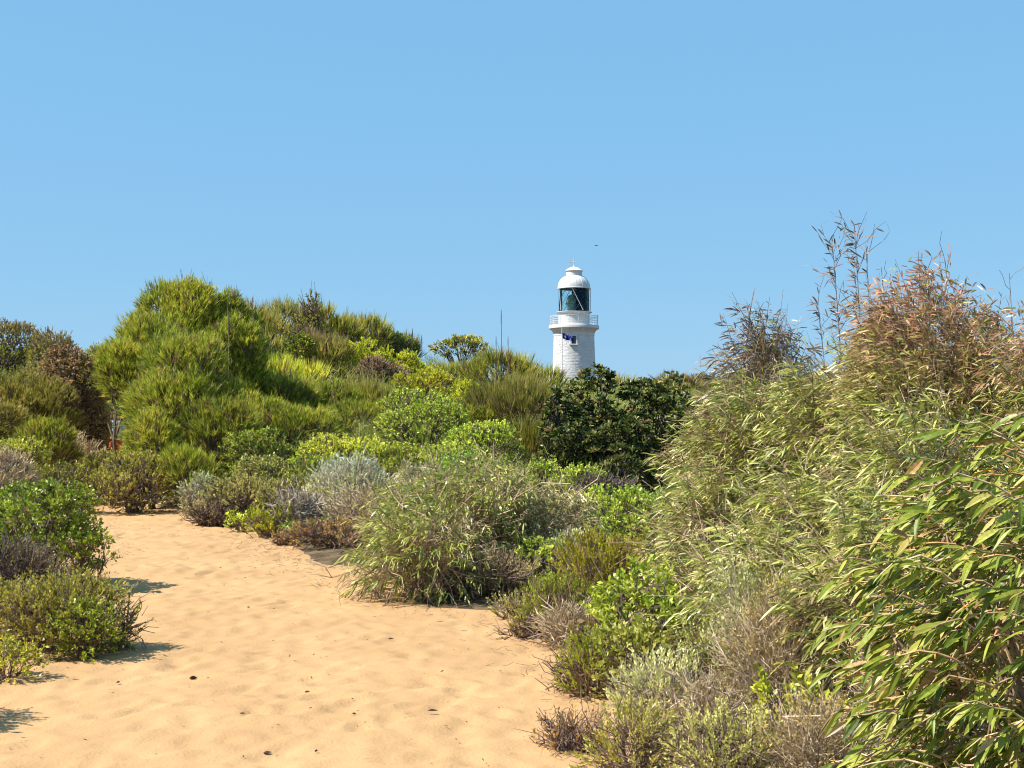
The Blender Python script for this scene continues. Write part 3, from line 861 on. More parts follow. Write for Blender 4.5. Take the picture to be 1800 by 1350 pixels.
# ------------------------------------------------------------------ person walking away on the trail
def skin_body(name, verts, edges, radii, mat, parent, root=0, sub=2):
    me = bpy.data.meshes.new(name); me.from_pydata(verts, edges, []); me.update()
    o = link_mesh(name, me, mat, parent)
    md = o.modifiers.new("skin", 'SKIN')
    for v, r in zip(me.skin_vertices[0].data, radii): v.radius = (r, r) if not isinstance(r, tuple) else r
    me.skin_vertices[0].data[root].use_root = True
    md.use_smooth_shade = True
    s = o.modifiers.new("sub", 'SUBSURF'); s.levels = s.render_levels = sub
    return o
PD = 41.0; ppx = 203.0
X0 = (ppx - 900) / FPX * PD; Y0 = PD; ZP = H1(X0, Y0)
person = empty("person", (X0, Y0, ZP)); person.rotation_euler = (0, 0, math.radians(12))
tag(person, "person in pale blue checked shirt and red shorts half hidden by the big bush", "person")
M_SKIN = principled("skin", (.42, .22, .14), .55, .3); M_HAIR = principled("grey_hair", (.12, .10, .09), .7, .2)
bv = [(0, 0, .93), (0, 0, 1.10), (0, 0, 1.28), (0, 0, 1.42), (0, .01, 1.50), (0, .01, 1.58), (0, .02, 1.68),
      (-.17, 0, 1.39), (-.23, -.02, 1.12), (-.21, .12, .93), (-.20, .17, .86), (.17, 0, 1.39), (.23, .02, 1.12), (.22, -.04, .90), (.21, -.03, .82),
      (-.09, 0, .86), (-.10, .07, .50), (-.10, -.03, .10), (-.10, .06, .04), (-.10, .14, .03), (.09, 0, .86), (.10, .12, .51), (.10, .15, .10), (.10, .22, .04), (.10, .30, .04)]
be = [(0, 1), (1, 2), (2, 3), (3, 4), (4, 5), (5, 6), (3, 7), (7, 8), (8, 9), (9, 10), (3, 11), (11, 12), (12, 13), (13, 14), (0, 15), (15, 16), (16, 17), (17, 18), (18, 19), (0, 20), (20, 21), (21, 22), (22, 23), (23, 24)]
brd = [(.15, .11), (.14, .10), (.16, .11), (.12, .09), (.055, .055), (.085, .095), (.075, .09), .06, .043, .034, .036, .06, .043, .034, .036, .09, .06, .042, .045, .032, .09, .06, .042, .045, .032]
skin_body("body", bv, be, brd, M_SKIN, person)
def shirt_mat():
    m = principled("pale_blue_checked_cloth", (.45, .58, .68), .85, .1); n, l = m.node_tree.nodes, m.node_tree.links
    tc = n.new('ShaderNodeTexCoord'); ck = n.new('ShaderNodeTexChecker'); ck.inputs['Scale'].default_value = 22
    ck.inputs['Color1'].default_value = (.75, .83, .90, 1); ck.inputs['Color2'].default_value = (.40, .55, .66, 1)
    l.new(tc.outputs['Object'], ck.inputs['Vector']); l.new(ck.outputs[0], n['Principled BSDF'].inputs['Base Color']); return m
skin_body("shirt", [bv[0], bv[1], bv[2], (0, 0, 1.43), bv[7], (-.22, -.02, 1.2), bv[11], (.22, .02, 1.2)], [(0, 1), (1, 2), (2, 3), (3, 4), (4, 5), (3, 6), (6, 7)],
          [(.18, .14), (.17, .13), (.19, .135), (.10, .09), .078, .072, .078, .072], shirt_mat(), person)
skin_body("shorts", [(0, 0, .97), (0, 0, .90), (-.09, .0, .84), (-.10, .05, .60), (.09, 0, .84), (.10, .09, .60)], [(0, 1), (1, 2), (2, 3), (1, 4), (4, 5)],
          [(.17, .13), (.17, .13), .115, .10, .115, .10], principled("red_cloth", (.62, .10, .06), .85, .1), person)
skin_body("hair", [(0, -.01, 1.62), (0, 0, 1.71), (0, .01, 1.75)], [(0, 1), (1, 2)], [(.088, .09), (.09, .098), (.06, .07)], M_HAIR, person)
for s in (-1, 1): skin_body("shoe", [(-.10 * s * 1, (.04 if s > 0 else .20), .05), (-.10 * s, (.13 if s > 0 else .28), .04)], [(0, 1)], [(.052, .05), (.045, .035)], principled("brown_shoe", (.12, .08, .05), .7, .2), person, sub=1)

# ------------------------------------------------------------------ shrubs: skyline first
OLV = [(.05, .06, .015), (.11, .12, .025), (.18, .17, .05), (.25, .18, .08)]
BR = (.40, .25, .11)
S = shrub
# far left crest
S('heath', 15, 39, 566, 130, "olive shrub with browned tips on the crest at the far left edge", topcol=(BR, .75, 1.05), lobes=18)
S('heath', 92, 38, 574, 100, "rounded brown-tipped shrub on the left crest above the dead bush", topcol=(BR, .7, 1.0))
S('heath', 60, 34, 622, 150, "wide dull green shrub below the brown-tipped crest at left", pal=OLV)
S('needle', 40, 30, 660, 170, "feathery olive bush with a dark hollow beneath at the left edge", pal=[(.04, .05, .012), (.10, .11, .02), (.17, .16, .04), (.2, .17, .07)])
S('needle', -40, 27, 700, 150, "feathery bush cut by the left edge above the bright leafy shrubs", pal=OLV)
S('heath', 168, 44, 602, 46, "small green shrub in the gap between dead bush and tall bush", mul=1.1)
S('needle', 158, 36, 622, 60, "little feathery shrub just left of the tallest bush on the skyline")
S('dead', 124, 31.5, 596, 118, "dead bush covered in dry reddish brown leaves at the left", cap=3600, lobes=20, cover=3, ws=1.05, pal=[(.08, .055, .035), (.17, .115, .07), (.27, .19, .12), (.4, .3, .2)], bright=1.0)
S('twiggy', 120, 26, 756, 110, "tangle of thin grey twigs at the foot of the dead bush")
S('needle', 75, 25, 742, 110, "dark green feathery clump left of the grey twig tangle", mul=.8)
S('leafy', 20, 22, 768, 130, "bright small-leaved shrub at the left edge under the feathery bushes", pal=[(.06, .09, .015), (.13, .18, .03), (.2, .26, .05), (.26, .3, .08)])
S('twiggy', 5, 19.5, 795, 110, "grey leafless twigs between two bright shrubs at the left edge", mul=1.1)
S('heath', 95, 20.5, 812, 110, "low pale olive shrub behind the big leafy bush at left")
# the tall bush
S('needle', 226, 25, 600, 112, "overhanging left shoulder of the tall feathery bush above the person", cz=.80, over=.5, ws=1.0, lobes=14)
S('heath', 192, 47, 600, 110, "far green shrub closing the gap at the end of the trail", cz=.5, over=.3, lobes=24)
S('needle', 268, 25.5, 545, 120, "upper left crown of the tall feathery bush on the skyline", stalks=14, lobes=18, ws=1.05)
S('needle', 385, 27.5, 520, 130, "feathery bush right of the highest one on the skyline", stalks=8)
S('needle', 318, 27, 494, 190, "highest feathery bush on the skyline with upright sprigs", stalks=16, lobes=16, cap=3400)
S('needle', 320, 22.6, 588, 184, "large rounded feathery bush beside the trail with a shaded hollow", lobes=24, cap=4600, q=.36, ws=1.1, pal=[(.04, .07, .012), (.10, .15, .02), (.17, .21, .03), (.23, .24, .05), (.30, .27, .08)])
S('needle', 410, 25, 555, 115, "feathery bush joined to the right flank of the large rounded one", stalks=8, lobes=10)
S('needle', 268, 21.6, 725, 90, "low feathery bush by the person with drooping pale sprigs", up=.1)
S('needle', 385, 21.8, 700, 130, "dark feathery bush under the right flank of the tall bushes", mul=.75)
S('needle', 330, 20.6, 790, 90, "lime tinged wispy shrub standing at the end of the sand", up=.9)
S('heath', 235, 20.6, 800, 150, "low olive heath bush behind the far edge of the sand", pal=[(.07, .08, .02), (.14, .15, .03), (.21, .21, .05), (.28, .26, .1)])
S('heath', 170, 22.5, 800, 70, "small pale heath bush beside the strip of trail at left")
# skyline, middle
S('rush', 432, 32, 526, 120, "bronze-topped rush clump on the crest right of the highest bush", topcol=((.26, .15, .06), .6, .95), stalks=20)
S('rush', 495, 33.5, 534, 105, "grey green rush clump between bronze clump and open wispy shrub", stalks=14, pal=[(.06, .07, .02), (.13, .15, .06), (.2, .22, .1), (.26, .24, .12)])
S('heath', 540, 32, 518, 66, "thin open shrub poking above the crest with bare tips", cover=.8, stalks=9, lobes=8)
S('rush', 575, 33, 540, 105, "yellowish rush clump on the crest right of the open wispy shrub", stalks=16)
S('rush', 635, 34, 554, 95, "rush clump with pale stems where the crest starts falling", stalks=14)
S('heath', 683, 34.5, 576, 76, "small round green shrub on the falling crest", pal=[(.05, .08, .02), (.10, .16, .03), (.17, .22, .05)])
S('rush', 716, 35, 596, 40, "dark spiky shrub on the crest with tall dead spikes", mul=.7, stalks=9)
S('leafy', 520, 29.5, 590, 70, "dark leafy shrub on the slope among the rushes", mul=.75)
S('rush', 450, 28, 600, 120, "olive rush clump on the upper slope below the bronze one", stalks=8)
S('rush', 560, 30, 590, 100, "tawny rush clump with dry stems left of the yellow shrubs", topcol=((.32, .22, .11), .55, .9), stalks=16)
S('yellow', 622, 30.5, 596, 110, "bright yellow shrub on the slope below the crest", lobes=14)
S('yellow', 690, 31, 612, 90, "narrow yellow shrub just right of the brightest one")
S('yellow', 738, 31.5, 628, 60, "small yellow shrub beside the purple-brown patch")
S('brownheath', 668, 29.3, 628, 90, "purple-brown twiggy shrub framed by yellow shrubs", pal=[(.10, .07, .05), (.19, .14, .11), (.26, .2, .15)])
S('yellow', 745, 28.5, 652, 120, "orange-yellow shrub on the slope above the pale leafy shrub", pal=[(.14, .14, .02), (.26, .23, .025), (.36, .31, .04)])
S('yellow', 815, 27.6, 668, 66, "yellow shrub at the left foot of the domed rush bush")
S('rush', 500, 27, 640, 150, "broad feathery green clump in the middle of the slope", pal=SP['needle']['pal'])
S('rush', 645, 26.5, 668, 100, "upright olive clump with brown stalks below the purple patch", stalks=10)
S('needle', 570, 26.2, 672, 120, "dark feathery bush in the middle of the slope", mul=.8)
S('needle', 440, 24, 690, 120, "feathery bush low on the slope right of the shaded bush", mul=.9)
S('needle', 520, 23.6, 720, 140, "spreading feathery bush above the pale leafy ones", mul=.9)
S('rush', 790, 33, 645, 110, "pale rush clump on the crest under the small tree", stalks=10)
S('needle', 630, 24.8, 712, 150, "deep green feathery bush behind the broad bright shrub", mul=.8)
S('needle', 500, 25.4, 655, 110, "olive feathery bush between the pale stalk and the lime clump", mul=.85)
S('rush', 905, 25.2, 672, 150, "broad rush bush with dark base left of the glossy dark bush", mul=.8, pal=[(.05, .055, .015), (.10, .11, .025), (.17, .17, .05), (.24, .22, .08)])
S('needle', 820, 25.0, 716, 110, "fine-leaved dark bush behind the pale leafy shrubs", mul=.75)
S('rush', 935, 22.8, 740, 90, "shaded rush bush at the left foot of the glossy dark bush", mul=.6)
# small tree on the crest: open umbrella crown on thin limbs
S('leafy', 811, 36.5, 592, 88, "small round-topped tree with visible limbs standing on the crest", name='tree', cat='tree', cz=.72, lobes=9, cover=1.7, L=.07, W=.02, pal=[(.04, .07, .015), (.10, .14, .03), (.18, .21, .06), (.24, .24, .1)], bark=(.07, .055, .045))
S('rush', 880, 31, 626, 120, "large domed rush bush on the crest left of the lighthouse", stalks=10, lobes=9, q=.5)
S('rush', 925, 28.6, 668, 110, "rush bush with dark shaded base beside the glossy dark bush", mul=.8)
S('twiggy', 940, 33, 640, 70, "bare dark branching shrub just left of the lighthouse base", mul=.5, bark=(.13, .10, .085))
S('rush', 865, 26.5, 690, 90, "olive rush bush hanging over the pale leafy shrubs")
S('rush', 955, 36, 655, 80, "pale dry rush clump at the foot of the lighthouse view")
# right crest, behind
S('rush', 1185, 43, 664, 90, "tawny low clump on the right crest behind the glossy dark bush", topcol=((.33, .22, .12), .4, .9))
S('heath', 1235, 44, 658, 90, "dry pinkish-brown shrub on the right crest", topcol=((.34, .24, .16), .4, .9))
S('rush', 1290, 43, 668, 110, "yellow green clump on the right crest behind the acacia")
S('rush', 1225, 33, 700, 90, "grassy olive clump right of the glossy dark bush", topcol=((.33, .24, .12), .4, .9))
S('rush', 1290, 30, 715, 130, "grassy olive clump behind the left edge of the acacia")
S('rush', 1420, 42, 668, 170, "low green clump on the crest behind the acacia peak")
S('rush', 1080, 42, 668, 120, "low clump glimpsed behind the glossy dark bush")

# mid slope
LP = [(.05, .09, .015), (.11, .18, .03), (.19, .28, .06), (.28, .36, .12)]
S('leafy', 742, 22.8, 682, 150, "tall pale leafy shrub in the centre of the slope", pal=LP, lobes=18, cap=3400, bright=1.7)
S('leafy', 850, 21.4, 742, 135, "pale leafy shrub between the tall one and the dark bush", pal=LP, lobes=16, bright=1.7)
S('leafy', 788, 20.9, 772, 120, "pale leafy shrub below the tall one in the centre", pal=LP, lobes=14, bright=1.7)
S('leafy', 455, 21.2, 752, 120, "dark leafy shrub beneath the feathery bushes", pal=[(.03, .06, .012), (.07, .12, .02), (.14, .2, .04), (.22, .28, .07)])
S('leafy', 600, 20.6, 766, 150, "broad bright shrub spreading behind the silver bush", lobes=18, pal=[(.06, .10, .015), (.15, .21, .03), (.22, .29, .05), (.29, .34, .08)], bright=1.7)
S('leafy', 692, 20.3, 780, 120, "bright leafy shrub right of the broad one", pal=[(.06, .10, .015), (.15, .21, .03), (.22, .29, .05)], bright=1.7)
S('leafy', 548, 19.8, 802, 80, "small bright leafy shrub at the left flank of the silver bush", pal=LP)
S('leafy', 808, 18.6, 798, 95, "vivid green leafy shrub behind the willowy acacia", pal=[(.05, .12, .01), (.10, .22, .02), (.17, .3, .03)])
S('leafy', 460, 19.8, 806, 110, "dusty leafy shrub left of the bright spreading one", pal=[(.06, .09, .03), (.13, .17, .06), (.22, .26, .12)])

def spikes(root, p, dr, end, rng, h, rx):
    idx = rng.choice(np.where(p[:, 2] > h * .45)[0], 16, replace=False)
    prof = [(0.001, 0), (.022, .004), (.027, .03), (.027, .07), (.018, .095), (0.001, .10)]
    me = None
    for n, i in enumerate(idx):
        if me is None:
            o = lathe("flower_spike", prof, M_CONE, root, 10); me = o.data
        else:
            o = bpy.data.objects.new("flower_spike", me); o.parent = root; COL.objects.link(o)
        o.location = Vector(p[i] + dr[i] * .03)
        o.rotation_euler = Vector(dr[i]).to_track_quat('Z', 'X').to_euler()
M_CONE = noise_mix(principled("flower_spike_bristle", rough=.9, spec=.1), (.20, .13, .04), (.42, .32, .09), 60, 3, bump=.004, bscale=160)
S('banksia', 1040, 21.8, 646, 135, "dark glossy bush with leaf rosettes in front of the lighthouse", extra=spikes, cap=2200, over=.5, cz=.5, ws=1.0)
S('banksia', 1150, 22.0, 646, 150, "right half of the dark glossy bush, with small yellow spikes", extra=spikes, cap=2200, over=.5, cz=.5, ws=1.0)
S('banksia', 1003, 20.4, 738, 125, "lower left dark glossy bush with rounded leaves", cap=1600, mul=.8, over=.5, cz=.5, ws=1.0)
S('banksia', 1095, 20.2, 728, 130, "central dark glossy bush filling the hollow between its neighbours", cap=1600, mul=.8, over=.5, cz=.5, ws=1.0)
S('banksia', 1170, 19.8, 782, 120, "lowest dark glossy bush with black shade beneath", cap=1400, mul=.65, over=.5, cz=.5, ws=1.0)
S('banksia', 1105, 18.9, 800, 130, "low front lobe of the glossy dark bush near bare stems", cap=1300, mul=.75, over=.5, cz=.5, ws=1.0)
S('banksia', 1208, 20.6, 690, 70, "narrow glossy dark bush at the right end of the group", cap=700, over=.5, cz=.5, ws=1.0)
S('banksia', 985, 21.4, 690, 70, "narrow glossy dark bush at the left end of the group", cap=700, mul=.85, over=.5, cz=.5, ws=1.0)
S('leafy', 1015, 18, 822, 90, "small lime green shrub at the foot of the dark glossy bush", pal=LP)
S('twiggy', 1060, 17.6, 845, 110, "fan of bare dark stems under the glossy bush", mul=.7, bark=(.16, .13, .11))
S('leafy', 955, 18.6, 812, 60, "small leafy shrub between willowy acacia and glossy bush", pal=LP)

# front rank, middle
S('silver', 612, 17.6, 802, 135, "silver-topped bush over bare grey twigs in the middle", topcol=((.50, .55, .42), .5, .8), lobes=14, cover=2.6, twigs=3, bark=(.6, .52, .40), bright=1.2)
S('silver', 735, 18.0, 815, 100, "smaller silvery bush right of the silver-topped one", pal=[(.14, .15, .10), (.22, .22, .17), (.3, .27, .23)])
S('heath', 690, 18.8, 812, 90, "dull green fine-leaved bush between the two silvery ones", cover=1.8)
S('twiggy', 655, 16.6, 866, 160, "mass of bare grey twigs below the silver bush")
S('brownheath', 585, 15.3, 908, 130, "purplish brown heath bush at the edge of the sand", cap=1800)
S('brownheath', 655, 14.4, 905, 120, "dark brown dying bush behind the drooping acacia tips", mul=.8)
S('brownheath', 510, 15.9, 955, 70, "low brown heath tuft on the sand edge below the lime bush")
S('heath', 430, 18.6, 832, 130, "olive grey fine-leaved bush above the lime tuft", pal=[(.08, .09, .03), (.16, .17, .06), (.24, .24, .1), (.3, .28, .14)])
S('heath', 515, 18, 842, 110, "pale olive bush leaning over the bare pale twigs", pal=[(.08, .09, .03), (.16, .17, .06), (.24, .24, .1)])
S('silver', 352, 20, 836, 56, "small blue-grey bush at the far corner of the sand", pal=[(.13, .17, .1), (.2, .25, .16), (.28, .32, .22)], cover=2)
S('limeheath', 478, 16.8, 892, 92, "bright lime tuft sitting on the edge of the sand")
S('leafy', 424, 17.4, 908, 46, "small dark green tuft left of the lime one", pal=SP['leafy']['pal'])
S('twiggy', 390, 18.4, 890, 110, "dry brown twigs at the edge of the far sand", bark=(.2, .14, .1))
S('twiggy', 530, 17, 868, 90, "pale curling bare twigs between lime tuft and silver bush", bark=(.42, .36, .30))

# willowy acacia in the middle, hanging over the sand
S('willow', 800, 12.6, 820, 300, "large drooping acacia hanging over the sand in the middle", lobes=26, cap=4200, cz=.5, q=.3, L=.085, W=.0125, wind=(-.3, -.1, -.4), up=.15, deadfrac=.08, mul=.88, tint=(1.25, 1.25, .85))
S('willow', 735, 11.4, 910, 210, "front left skirt of the drooping acacia touching the sand", lobes=18, cap=2600, up=-.25, cz=.5, L=.085, W=.0125, wind=(-.35, -.1, -.4), deadfrac=.08, mul=.85, tint=(1.25, 1.25, .85))
S('willow', 925, 13, 838, 190, "right shoulder of the middle acacia, paler and dry", lobes=18, cap=2400, L=.08, W=.011, wind=(-.15, -.1, -.5), up=.15, pal=[(.08, .09, .03), (.16, .16, .06), (.26, .24, .12), (.36, .31, .2)])
S('twiggy', 850, 11.6, 985, 200, "bare twigs and litter under the drooping acacia", bark=(.30, .22, .15))
S('leafy', 1090, 13.6, 858, 215, "bright leafy shrub between acacia and right-hand thicket", pal=LP, lobes=18, cap=3400, bright=1.7)
S('leafy', 1185, 12.6, 892, 140, "pale leafy shrub leaning into the right-hand acacia", pal=[(.08, .11, .03), (.16, .22, .06), (.26, .31, .12)], cap=2400)
S('silver', 1005, 12.4, 940, 80, "grey leafed sprig bush behind the orange-yellow heath", pal=[(.18, .22, .15), (.28, .32, .24), (.36, .38, .3)], cover=2.2)
S('leafy', 960, 11.8, 950, 100, "thin green shrub right of the middle acacia", cover=2.2, pal=LP)
S('limeheath', 1065, 10.4, 945, 190, "orange-yellow heath bush with brown twigs beneath", lobes=18, cap=3600, pal=[(.12, .11, .01), (.24, .22, .015), (.33, .28, .03), (.4, .23, .04)], bright=1.15)
S('limeheath', 990, 9.7, 1015, 150, "sloping lime heath beside the edge of the sand", cap=3000, pal=[(.10, .11, .01), (.19, .20, .02), (.27, .26, .05), (.3, .24, .1)], bright=1.3)
S('twiggy', 1010, 9.2, 1085, 110, "pale fan of bare stems inside the lime heath", cap=500, mul=1.1)
S('heath', 912, 10.4, 1058, 80, "pale sprouting heath tuft on the sand edge", pal=[(.12, .13, .04), (.22, .23, .09), (.32, .33, .15)])
S('brownheath', 930, 9.6, 1105, 80, "brown and green tuft at the point of the sand edge", pal=[(.10, .07, .03), (.18, .15, .04), (.2, .21, .04)])
S('leafy', 1140, 8.4, 1000, 200, "deep green leafy bush below the orange-yellow heath", lobes=20, cap=4200, pal=[(.03, .07, .012), (.09, .16, .02), (.16, .24, .04), (.26, .32, .09)])
S('leafy', 1125, 7.6, 1110, 170, "lower dusty leafy bush at the bend of the sand edge", cap=3000, pal=[(.05, .08, .02), (.13, .17, .05), (.24, .28, .11)], lobes=18)
S('limeheath', 1040, 7.7, 1125, 110, "yellow-green heath tuft at the right edge of the sand", cap=2400, pal=[(.12, .12, .01), (.2, .21, .02), (.28, .27, .05), (.3, .22, .06)], bright=1.3)
S('twiggy', 1000, 7.9, 1180, 60, "sparse dead sprig on the sand beside the yellow-green tuft", cover=.15, bark=(.22, .15, .12), twigs=3)
S('silver', 1160, 6.9, 1165, 150, "soft silver-leaved bush near the bottom", cap=2600, pal=[(.17, .20, .11), (.28, .32, .19), (.38, .41, .27)], cover=2.6)
S('heath', 1250, 7.1, 1120, 150, "fine grey green bush mixed with bare twigs near the bottom", cap=2400, pal=[(.10, .12, .04), (.2, .23, .09), (.3, .33, .15)], twigs=3)
S('twiggy', 1235, 6.5, 1215, 150, "pale bare twigs right of the silver-leaved bush", cap=700, twigs=5)
S('brownheath', 1005, 6.5, 1275, 130, "purplish twiggy tuft at the bottom edge of the sand", cover=1.6, cap=1800)
S('heath', 1105, 6.1, 1250, 160, "thin olive heath bush at the bottom right of the sand", cover=2, cap=2600, pal=[(.10, .11, .03), (.19, .2, .06), (.28, .28, .1)])
S('leafy', 1400, 5.9, 1185, 170, "small-leaved sprouting shrub at the bottom, left of the long-leaved bush", cover=1.6, cap=1800, pal=[(.06, .1, .015), (.15, .2, .02), (.24, .29, .05)])
S('heath', 1280, 5.6, 1255, 200, "thin pale heath along the bottom edge", cover=1.6, cap=2400, pal=[(.12, .13, .05), (.22, .24, .1), (.32, .34, .17)])
S('twiggy', 1440, 5.5, 1235, 200, "bare twigs in front of the long-leaved bush", cap=600, twigs=4)

# right thicket of long-leaved acacias
RED = (.52, .30, .19)
WP = [(.04, .06, .012), (.11, .135, .025), (.20, .21, .04), (.31, .30, .10), (.42, .37, .22)]  # pale end stands in for specular highlights, painted as leaf colour
S('willow', 1345, 11.0, 566, 170, "narrow acacia peak with purplish tips left of the tall one", lobes=14, cap=1500, topcol=((.20, .13, .12), .55, .9), q=.36, pal=WP, stalks=5)
S('willow', 1330, 10.2, 668, 270, "left flank of the acacia thicket on the right", lobes=18, cap=3000, pal=WP, q=.33)
S('willow', 1265, 9.6, 830, 180, "lower left acacia with fine arching leaves", lobes=16, cap=2000, pal=WP)
S('willow', 1480, 9.6, 610, 260, "middle acacia of the thicket, in front of the open sky", lobes=18, cap=3000, pal=WP, q=.33)
S('willow', 1680, 8.8, 505, 340, "tall acacia with reddish bronze top at the right edge", lobes=26, cap=6000, cover=4, topcol=(RED, .64, .9), q=.34, pal=WP, stalks=5, L=.08, up=.25, wind=(-.4, -.05, -.15))
S('willow', 1560, 9.1, 540, 170, "bronze shoulder of the tall acacia below the long sprays", lobes=14, cap=1800, topcol=(RED, .72, .95), q=.36, pal=WP, stalks=2, cover=3.5, L=.085)
S('willow', 1840, 8.2, 548, 240, "bronze topped acacia leaving the picture at the right edge", lobes=16, cap=2000, topcol=(RED, .64, .9), pal=WP, stalks=3, cover=3.5, L=.085)
S('willow', 1440, 8.2, 800, 260, "dense acacia in the middle of the thicket with shaded gaps", lobes=18, cap=2400, pal=WP)
S('willow', 1640, 7.4, 720, 300, "acacia standing right behind the long-leaved near bush", lobes=18, cap=2400, pal=WP)
S('willow', 1330, 7.6, 960, 240, "lower acacia above the bare grey twigs", lobes=16, cap=2000, pal=WP)
S('willow', 1520, 6.6, 920, 240, "acacia between bare twigs and the near bush", lobes=16, cap=1800, pal=WP)
S('twiggy', 1480, 7.0, 900, 180, "grey bare stems showing inside the thicket", cap=500, twigs=3)
S('silver', 1320, 6.9, 962, 140, "silvery sprig bush rising among bare twigs in the thicket", cap=1800, cover=1.8, twigs=2, pal=[(.17, .20, .11), (.26, .30, .18), (.34, .38, .25)], bright=1.2)
S('twiggy', 1370, 6.6, 1040, 200, "large tangle of bare grey twigs right of the silver sprigs", cap=700, twigs=4)
S('heath', 1400, 6.9, 1010, 200, "thin yellowish green heath among the bare twigs", cap=1800, pal=[(.10, .12, .03), (.2, .22, .06), (.3, .32, .1)])
S('willow', 1225, 9.0, 970, 150, "fine-leaved acacia low beside the deep green bush", lobes=12, cap=1200, pal=WP)
S('twiggy', 1600, 6.0, 1100, 260, "bare twigs under the near bush at the bottom right", cap=600, twigs=4)

# just outside the frame on the right
S('willow', 2250, 8.0, 640, 500, "acacia beyond the right edge of the view", cap=1500, pal=WP)
S('willow', 2500, 11.0, 640, 500, "farther acacia beyond the right edge of the view", cap=1500, pal=WP)
S('needle', 2100, 22, 620, 300, "feathery bush far beyond the right edge of the view", cap=1200)
S('heath', 2700, 6.0, 900, 500, "low heath bush beyond the right edge of the view", cap=1200)
# left foreground
S('leafy', 60, 12.2, 842, 240, "big bright green leafy bush at the left beside the sand", lobes=20, cap=4200, q=.34, cover=3.8, pal=[(.03, .065, .012), (.08, .14, .02), (.145, .23, .035), (.23, .31, .07)], bright=1.2)
S('leafy', 150, 11.9, 925, 90, "lower right part of the big leafy bush, open and twiggy", lobes=10, cap=900, cover=1.4)
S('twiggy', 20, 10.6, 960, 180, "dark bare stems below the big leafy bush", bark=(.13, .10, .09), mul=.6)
S('heath', 85, 9.0, 1012, 260, "olive and brown shrub casting long shadows on the sand at left", lobes=22, cap=6000, cz=.4, pal=[(.07, .075, .02), (.14, .15, .03), (.2, .2, .045), (.2, .14, .08)], L=.026, W=.012, twigs=1.8, bright=1.45, cover=3.8)
S('leafy', 150, 8.75, 1060, 110, "green leafy lobe on the right of the olive shrub", cap=1300, pal=[(.05, .09, .01), (.11, .17, .02), (.19, .25, .04)], L=.028, W=.013)
S('heath', 205, 9.1, 1040, 90, "open outer sprigs of the olive shrub reaching over the sand", cover=.6, cap=500, L=.026, W=.012)
S('leafy', 5, 8.1, 1135, 120, "pale lime low bush at the lower left edge", cap=1600, pal=[(.10, .14, .02), (.2, .25, .04), (.3, .35, .09)], L=.03, W=.013)
S('heath', -235, 6.9, 1050, 330, "shrub outside the left edge whose shadow falls on the sand", cap=1500)
S('heath', -160, 9.4, 980, 260, "olive shrub beyond the left edge of the view", cap=900)

# two tall sprays of long leaves rising above the thicket
def spray(px, d, top, base, lean, label, n, seed, leafy=.6):
    rng = np.random.default_rng(seed)
    px0 = px; d += .75
    x = (px - 900) / FPX * d
    z0 = H1(x, d)
    zb = CAMH + (HOR - base) / FPX * d - z0; zt = CAMH + (HOR - top) / FPX * d - z0
    root = empty("acacia_spray", (x, d, z0)); tag(root, label, "plant", "long sprays rising above the acacias")
    tpt = np.array([lean, 0, zt]); t = np.linspace(0, 1, 16)[:, None]
    st = np.array([0, 0, 0.0]) * (1 - t) + tpt * t + np.array([.05, 0, 0]) * np.sin(t * 3)
    V, F, m = tubes(st[None], np.linspace(.008, .0022, 16)[None], 5)
    b = Bag(); b.add(V, F, (.26, .19, .15))
    P, D = [], []
    for i in range(n):
        f = zb / zt + (1 - zb / zt) * rng.random() ** .9
        p0 = np.array([np.interp(f, t[:, 0], st[:, k]) for k in range(3)])
        if rng.random() < .22:          # side twig with leaves or seed heads
            dd = nrm(np.array([rng.normal(.1, .6), rng.normal(0, .5), .9])); ln = rng.uniform(.08, .28)
            PL = bent(p0[None], (p0 + dd * ln)[None], 4, 0, .05, rng); V, F, m = tubes(PL, np.array([[.0022, .002, .0018, .0012]]), 3); b.add(V, F, (.24, .17, .14))
            for q in range(3): P.append(PL[0, q + 1]); D.append(nrm(dd + rng.normal(0, .6, 3) + [-.5, 0, -.2]))
        else:
            P.append(p0); D.append(nrm(np.array([-.75 + rng.normal(0, .35), rng.normal(0, .4), .35 + rng.normal(0, .45)])))
    b.build("stem", M_BARK, root)
    P, D = np.array(P), np.array(D); k = rng.random(len(P)) < leafy; P, D = P[k], D[k]
    N = nrm(np.array([-.3, -.3, .7]) + rng.normal(0, .5, P.shape))
    C = pal([(.05, .06, .03), (.12, .10, .06), (.26, .17, .14), (.4, .3, .24)], rng.random(len(P)))
    V, F, C = leaf_polys(P, D, N, rng.uniform(.05, .10, len(P)), rng.uniform(.009, .014, len(P)), C, 'lance', .15)
    b = Bag(); b.add(V, F, C); b.build("foliage", M_LEAF, root)
spray(1505, 8.9, 395, 560, -.02, "tallest leafy spray rising into the sky at the right", 80, 1, .9)
spray(1478, 9.0, 418, 600, -.07, "slightly shorter leaning spray left of the tallest one", 60, 2, .9)
spray(1525, 9.1, 430, 560, -.02, "nearly leafless stalk immediately right of the tallest spray", 40, 3, .25)
spray(1560, 9.0, 470, 560, -.05, "short bare stalk between tall sprays and bronze top", 24, 4, .15)
spray(1660, 8.7, 458, 540, .0, "thin bare stalk above the bronze top", 20, 5, .1)
spray(1640, 8.8, 470, 540, -.04, "leafy tip leaning left above the bronze top", 20, 6, .7)
spray(1772, 8.6, 480, 580, .0, "bare forked stalk near the right edge of the sky", 22, 7, .08)
spray(1460, 9.2, 530, 640, -.1, "low leafy spray arching left into the sky gap", 40, 8, .95)
spray(1345, 10.8, 560, 640, -.02, "leafy spray topping the narrow acacia peak", 24, 9, .9)
